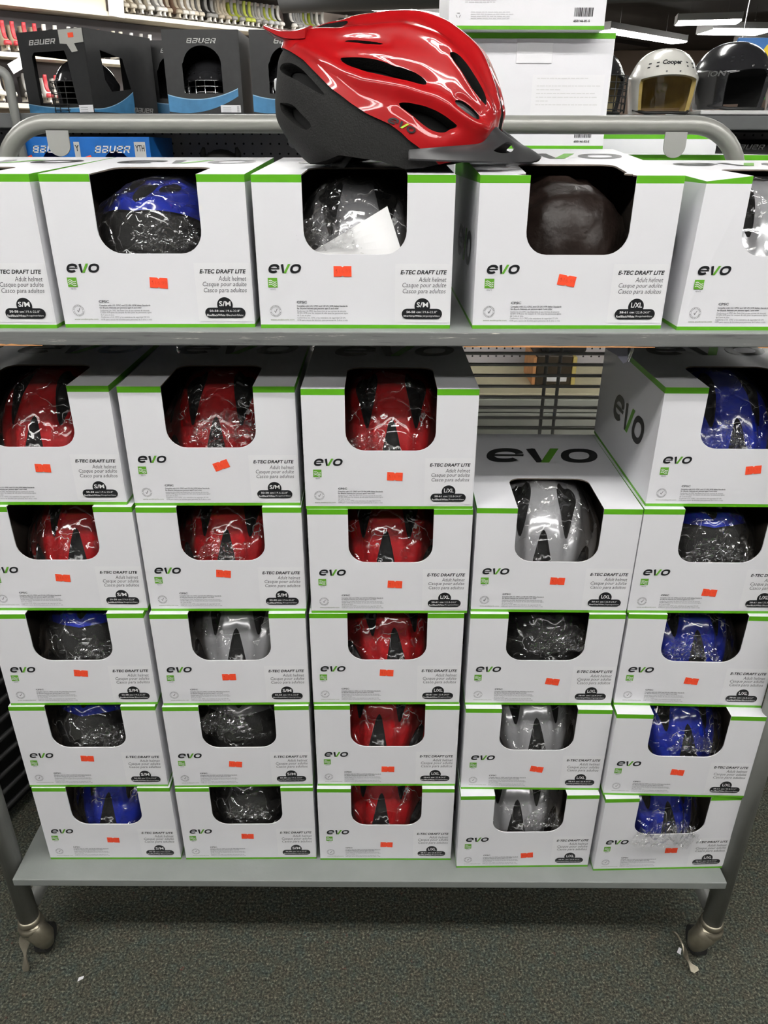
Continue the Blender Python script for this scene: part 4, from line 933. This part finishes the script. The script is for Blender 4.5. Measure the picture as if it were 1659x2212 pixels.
# blue cartons under the shelf
M_BLUECARD = mat('blue_card', (.008, .14, .50), .4, noise_amt=.12, noise_scale=20)
def blue_box(label, x0, x1, y0=1.405, lab=(.56, .88), txt=(-.60, .45), word='YTH', ws=(.59, .85)):
    w_ = x1 - x0; h_ = .205; t = thing('skate_carton', label, 'box', ((x0 + x1) / 2, y0, BS + 1.0), 0); mb = MB(); a = w_ / 2
    hole = [(-.45 * a, .02), (.45 * a, .02)] + [(.45 * a * math.cos(R(k)), .110 + .062 * math.sin(R(k))) for k in range(0, 181, 15)]
    holed_panel(mb, [(-a, 0), (a, 0), (a, h_), (-a, h_)], hole, lambda x, z: (x, 0, z))
    mb.add([(-a, 0, 0), (a, 0, 0), (a, .25, 0), (-a, .25, 0), (-a, 0, h_), (a, 0, h_), (a, .25, h_), (-a, .25, h_)], [(0, 3, 2, 1), (4, 5, 6, 7), (1, 2, 6, 5), (2, 3, 7, 6), (3, 0, 4, 7)])
    c = mb.build('carton', M_BLUECARD, t, fixn=False); s = c.modifiers.new('t', 'SOLIDIFY'); s.thickness = .002; s.offset = 0
    fr2 = lambda x, y, e: (x, -e - .0012, y)
    link('brand_print', Print().add(bauer2d(txt[0] * a, txt[1] * a, h_ - .040, h_ - .022), 0, 1).mesh('brand_print', [M_WHITEINK], fr2), t)
    pr = Print().rect(lab[0] * a, lab[1] * a, h_ - .075, h_ - .012, 0, 1).text(word, ws[0] * a, ws[1] * a, h_ - .036, h_ - .020, 1, 2, bold=.02)
    for k in range(6): pr.rect((lab[0] + .08) * a, (lab[1] - .08) * a, h_ - .062 + k * .003, h_ - .0605 + k * .003, 2, 2)
    link('size_label', pr.mesh('size_label', [mat('grey_label', (.55, .55, .53), .5), M_INK, M_PALEINK], fr2), t)
    st = MB().box(-.0105, .0105, -.0035, -.0030, -.0065, .0065).build('price_sticker', M_ORANGE, t, loc=(-.80 * a, 0, h_ - .055)); st.rotation_euler = (0, R(-18), 0)
    return t
blue_box('blue skate carton whose front is partly hidden by the rail tab', -1.040, -.874, 1.41, (.80, .995), (-.66, .60), 'Y', (.83, .97)); blue_box('blue skate carton with its whole brand name and size label showing', -.872, -.673)
cap = thing('goalie_mask', 'dark grey mask top showing before the pegboard', 'mask', (-.50, 1.55, BS + 1.0))
MB().lathe([(.062, 0), (.068, .05), (.066, .10), (.060, .135), (.045, .16), (.022, .172), (.003, .175)], 0, 0, 24).build('shell', M_FOAM, cap, smooth=True)
for s in (-1, 1): MB().tube([(s * .050, -.01, .13), (s * .053, -.01, .165), (s * .049, -.01, .180)], [.012, .009, .004], 10).build('ear_bump', M_FOAM, cap, smooth=True)
rb = thing('accessory_case', 'black case with grey brand name under the back rack shelf', 'case', (1.10, 1.50, BS + 1.0))
MB().bbox(-.16, .16, 0, .2, 0, .205, .03).build('body', mat('matte_black', (.012, .012, .013), .5), rb, smooth=True)
link('brand_print', Print().add(bauer2d(-.075, .02, .182 - .004, .195 - .004), 0, 1).mesh('brand_print', [mat('silver_ink3', (.3, .3, .3), .4)], lambda x, y, e: (x, -e - .001, y)), rb)
# things on the lower cream shelf, seen through the wire panel
cs = thing('wood_ended_case', 'dark case with orange and yellow wooden ends on the cream shelf', 'case', (.566, 1.50, BS + .46))
MB().bbox(-.06, .06, 0, .16, 0, .10, .004).build('body', mat('brown_black', (.05, .035, .02), .5), cs); MB().bbox(-.072, -.0605, -.004, .16, 0, .095, .002).build('end_block', M_WOOD, cs); MB().bbox(.0605, .074, -.004, .16, 0, .095, .002).build('end_block', M_YWOOD, cs)
MB().bbox(-.03, .045, -.003, 0, .012, .028, .001).build('paper_tag', M_LABELW, cs)
bx = thing('black_pouch', 'black package with white label above the wood-ended case', 'package', (.60, 1.52, BS + .5605))
MB().bbox(-.075, .075, 0, .1, 0, .075, .012).build('body', M_RUBBER, bx); MB().bbox(-.05, .05, -.002, .0, .032, .062, .0008).build('label', M_LABELW, bx)

# dark grid panel standing beyond the rack end
gp = thing('grid_panel', 'dark wire grid panel standing beyond the end of the rack', 'panel', (-.98, .02, 0), R(71))
for k in range(24): MB().tube([(0, 0, .05 + k * .045), (.62, 0, .05 + k * .045)], .006, 8).build('wire', mat('dark_wire', (.035, .035, .035), .5), gp, smooth=True)
for k in range(4): MB().tube([(.02 + k * .19, .012, .0), (.02 + k * .19, .012, 1.12)], .007, 8).build('upright_wire', MATS['dark_wire'], gp, smooth=True)
MB().box(0, .62, .03, .034, .0, 1.12).build('backing', M_RUBBER, gp)

# ------------------------------------------------------------------ skate wall
for i, (z, lb) in enumerate(((2.53, 'long pale shelf high on the skate wall'), (2.068, 'pale shelf of red and white skates on the skate wall'), (1.593, 'lower pale shelf on the skate wall'))):
    mb = MB(); zz = BS + z
    P = [wp(-6, -.355, zz - .045), wp(6, -.355, zz - .045), wp(6, 0, zz - .045), wp(-6, 0, zz - .045), wp(-6, -.355, zz), wp(6, -.355, zz), wp(6, 0, zz), wp(-6, 0, zz)]
    o = mb.add(P, [(0, 3, 2, 1), (4, 5, 6, 7), (0, 1, 5, 4), (1, 2, 6, 5), (2, 3, 7, 6), (3, 0, 4, 7)]).build('wall_shelf', mat('cream_shelf', (.72, .66, .55), .5)); tag(o, lb, 'shelf')
o = MB().add([wp(-5.2, -.33, BS + 1.60), wp(1.9, -.33, BS + 1.60), wp(1.9, -.33, BS + 2.48), wp(-5.2, -.33, BS + 2.48), wp(-5.2, -.35, BS + 1.60), wp(1.9, -.35, BS + 1.60), wp(1.9, -.35, BS + 2.48), wp(-5.2, -.35, BS + 2.48)],
             [(0, 1, 2, 3), (4, 7, 6, 5), (0, 4, 5, 1), (1, 5, 6, 2), (2, 6, 7, 3), (3, 7, 4, 0)]).build('trim_2', mat('dark_slatwall', (.09, .08, .085), .6)); struct(o, 'dark panel behind the lower skate shelves')
o = MB().add([wp(-4.9, -.30, BS + 2.53), wp(-2.30, -.30, BS + 2.53), wp(-2.30, -.02, BS + 2.53), wp(-4.9, -.02, BS + 2.53), wp(-4.9, -.30, BS + 2.80), wp(-2.30, -.30, BS + 2.80), wp(-2.30, -.02, BS + 2.80), wp(-4.9, -.02, BS + 2.80)],
             [(0, 3, 2, 1), (4, 5, 6, 7), (0, 1, 5, 4), (1, 2, 6, 5), (2, 3, 7, 6), (3, 0, 4, 7)]).build('header_box', mat('cream_header', (.80, .74, .56), .5)); tag(o, 'long cream header box on the high skate shelf', 'box')
SKM = {'white': (.75, .72, .66), 'cream': (.62, .56, .45), 'grey': (.30, .29, .27), 'black': (.035, .033, .03), 'brown': (.24, .15, .10), 'red': (.55, .05, .06), 'lime': (.50, .55, .08), 'silver': (.5, .5, .5), 'tan': (.45, .38, .28)}
SKMAT = {k: mat('skate_' + k, c, .45, noise_amt=.15, noise_scale=30) for k, c in SKM.items()}
SL = [(.070, -.105, .128, .037), (.084, -.110, .134, .0385), (.105, -.106, .122, .0385), (.125, -.100, .085, .037), (.150, -.098, .045, .0355), (.185, -.100, .030, .036), (.225, -.110, .028, .038), (.262, -.118, .022, .036)]
def ring_loft(sl, n=14, x_from=None):
    vs, fs = [], []
    for z, a, b, w_ in sl:
        for k in range(n):
            t = 2 * math.pi * k / n; c = math.cos(t); s = math.sin(t); vs.append(((a + b) / 2 + (b - a) / 2 * math.copysign(abs(c) ** .8, c), w_ * math.copysign(abs(s) ** .8, s), z))
    for i in range(len(sl) - 1):
        for k in range(n): l = (k + 1) % n; fs.append((i * n + k, i * n + l, (i + 1) * n + l, (i + 1) * n + k))
    return vs, fs + [tuple(range(n))[::-1], tuple(range((len(sl) - 1) * n, len(sl) * n))]
ME_BOOT = MB().add(*ring_loft(SL)).mesh('boot', M_CARD, smooth=True)
ME_TOE = MB().add(*ring_loft([(.068, .055, .134, .0385), (.085, .060, .140, .040), (.104, .070, .128, .036), (.112, .078, .115, .028)])).mesh('toe_cap', M_CARD, smooth=True)
ME_TONGUE = MB().add(*ring_loft([(.125, .040, .092, .020), (.160, .020, .052, .020), (.205, .010, .040, .021), (.262, .005, .042, .022), (.292, .015, .055, .020)])).mesh('tongue', M_CARD, smooth=True)
ME_HOLD = MB().prism([(-.105, .070), (-.100, .045), (-.118, .022), (.120, .022), (.105, .045), (.120, .070), (.060, .070), (.045, .042), (-.035, .042), (-.045, .070)], lambda a, b, t: (a, t, b), -.011, .011).mesh('blade_holder', M_CARD)
ME_BLADE = MB().prism([(-.128, .022), (-.120, .004), (-.09, .0), (.10, .0), (.130, .008), (.140, .022)], lambda a, b, t: (a, t, b), -.0018, .0018).mesh('blade', M_STEEL)
WR = math.atan2(WN.y, WN.x)
def skate(s, z, boot, toe, hold, label, group, turn=0., off=-.16):
    t = thing('ice_skate', label, 'skate', wp(s, off, BS + z + .001), WR + turn, group)
    for n, me, m in (('boot', ME_BOOT, boot), ('toe_cap', ME_TOE, toe), ('tongue', ME_TONGUE, toe), ('blade_holder', ME_HOLD, hold)):
        o = link(n, me, t); o.material_slots[0].link = 'OBJECT'; o.material_slots[0].material = SKMAT[m]
    link('blade', ME_BLADE, t); return t
T1 = [-2.12, -2.04, -1.96, -1.84, -1.73, -1.64, -1.57, -1.49, -1.39, -1.30, -1.22, -1.15, -1.07, -.98, -.89, -.80, -.72, -.61, -.52, -.43, -.35, -.26, -.17, -.09, 0, .08, .28, .37, .45, .53, .63, .72, .81, 1.22, 1.32, 1.42, 1.52]
C1 = [('tan', 'cream', 'cream')] * 3 + [('cream', 'white', 'white')] * 2 + [('grey', 'white', 'white')] * 2 + [('brown', 'tan', 'cream')] * 2 + [('tan', 'white', 'white')] * 2 + [('grey', 'cream', 'white')] * 2 + [('black', 'grey', 'white')] * 2 + [('cream', 'tan', 'white')] * 2 + \
     [('lime', 'grey', 'white')] * 2 + [('grey', 'lime', 'white')] * 2 + [('white', 'grey', 'white')] * 2 + [('lime', 'silver', 'white')] * 2 + [('black', 'white', 'white')] * 2 + [('silver', 'grey', 'white')] * 2 + [('lime', 'grey', 'white')] * 2 + [('grey', 'white', 'white')] * 3 + [('black', 'silver', 'white')] * 4
for s, (a, b, c) in zip(T1, C1): skate(s, 2.53, a, b, c, '%s skate with %s toe in the row on the high skate shelf' % (a, b), 'skates on the high shelf', random.Random(s).uniform(-.15, .15))
T2 = [-3.42, -3.32, -3.20, -3.09, -2.99, -2.87, -2.72, -2.64, -2.52, -2.39, -2.21, -2.12, -1.99, -1.87, -1.76]
C2 = [('tan', 'red', 'cream')] * 4 + [('black', 'white', 'white')] * 4 + [('grey', 'brown', 'cream')] * 2 + [('cream', 'cream', 'white')] * 2 + [('grey', 'silver', 'white'), ('black', 'grey', 'white'), ('tan', 'white', 'white')]
for s, (a, b, c) in zip(T2, C2): skate(s, 2.068, a, b, c, '%s skate with %s toe on the shelf of red and white skates' % (a, b), 'skates on the second shelf')
for s, (a, b, c) in zip([-3.57, -3.46, -3.30, -3.19, -3.07, -2.95, -2.82], [('cream', 'white', 'cream')] * 2 + [('black', 'grey', 'white')] * 2 + [('white', 'red', 'white')] * 3): skate(s, 1.593, a, b, c, '%s skate with %s toe on the lower skate shelf' % (a, b), 'skates on the lower shelf')
tg = MB().box(-.09, .09, -.002, .002, -.10, .10).build('paper_sign', M_LABELW, loc=wp(-2.20, .02, BS + 2.585)); tg.rotation_euler = (0, R(4), WA); tag(tg, 'white paper sign hung at the end of the cream header box', 'sign')
tg = MB().box(-.13, .13, -.002, .002, -.05, .05).build('paper_sign', M_LABELW, loc=wp(-3.35, .01, BS + 1.97)); tg.rotation_euler = (0, R(-28), WA); tag(tg, 'tilted white paper tag over a black skate', 'sign')

# ------------------------------------------------------------------ blue sign far behind the black helmet
sg = thing('hanging_sign', 'blue sign with yellow letters behind the black hockey helmet', 'sign', (3.32, 6.5, BS + 1.66))
MB().bbox(-.34, .34, 0, .03, 0, .36, .01).build('board', mat('sign_blue', (.03, .16, .45), .5), sg); MB().bbox(-.34, .34, -.004, .0, -.10, .0, .001).build('green_strip', mat('sign_green', (.05, .35, .06), .5), sg)
link('lettering', Print().text('SA', -.33, .02, .10, .31, 0, bold=.05, shear=.15).mesh('lettering', [mat('sign_yellow', (.85, .60, .03), .5)], lambda x, y, e: (x, -e - .002, y)), sg)
MB().tube([(-.3, .015, .36), (-.3, .015, CEIL - BS - 1.66)], .004, 6).build('hanger', M_STEEL, sg); MB().tube([(.3, .015, .36), (.3, .015, CEIL - BS - 1.66)], .004, 6).build('hanger', M_STEEL, sg)

# paper scraps on the carpet
for i, (x, y, a, lb) in enumerate(((-.582, -.066, .4, 'small pale paper scrap on the carpet before the plain caster'), (.592, -.006, 1.2, 'tiny white paper scrap beside the winged brake lever'))):
    o = MB().prism([(-.006, -.003), (.005, -.004), (.007, .001), (-.003, .004)], lambda a_, b_, t: (a_, b_, t + .002 * math.sin(a_ * 300)), .0005, .0011).build('paper_scrap', M_LABELW, loc=(x, y, .001)); o.rotation_euler = (0, 0, a); tag(o, lb, 'paper')
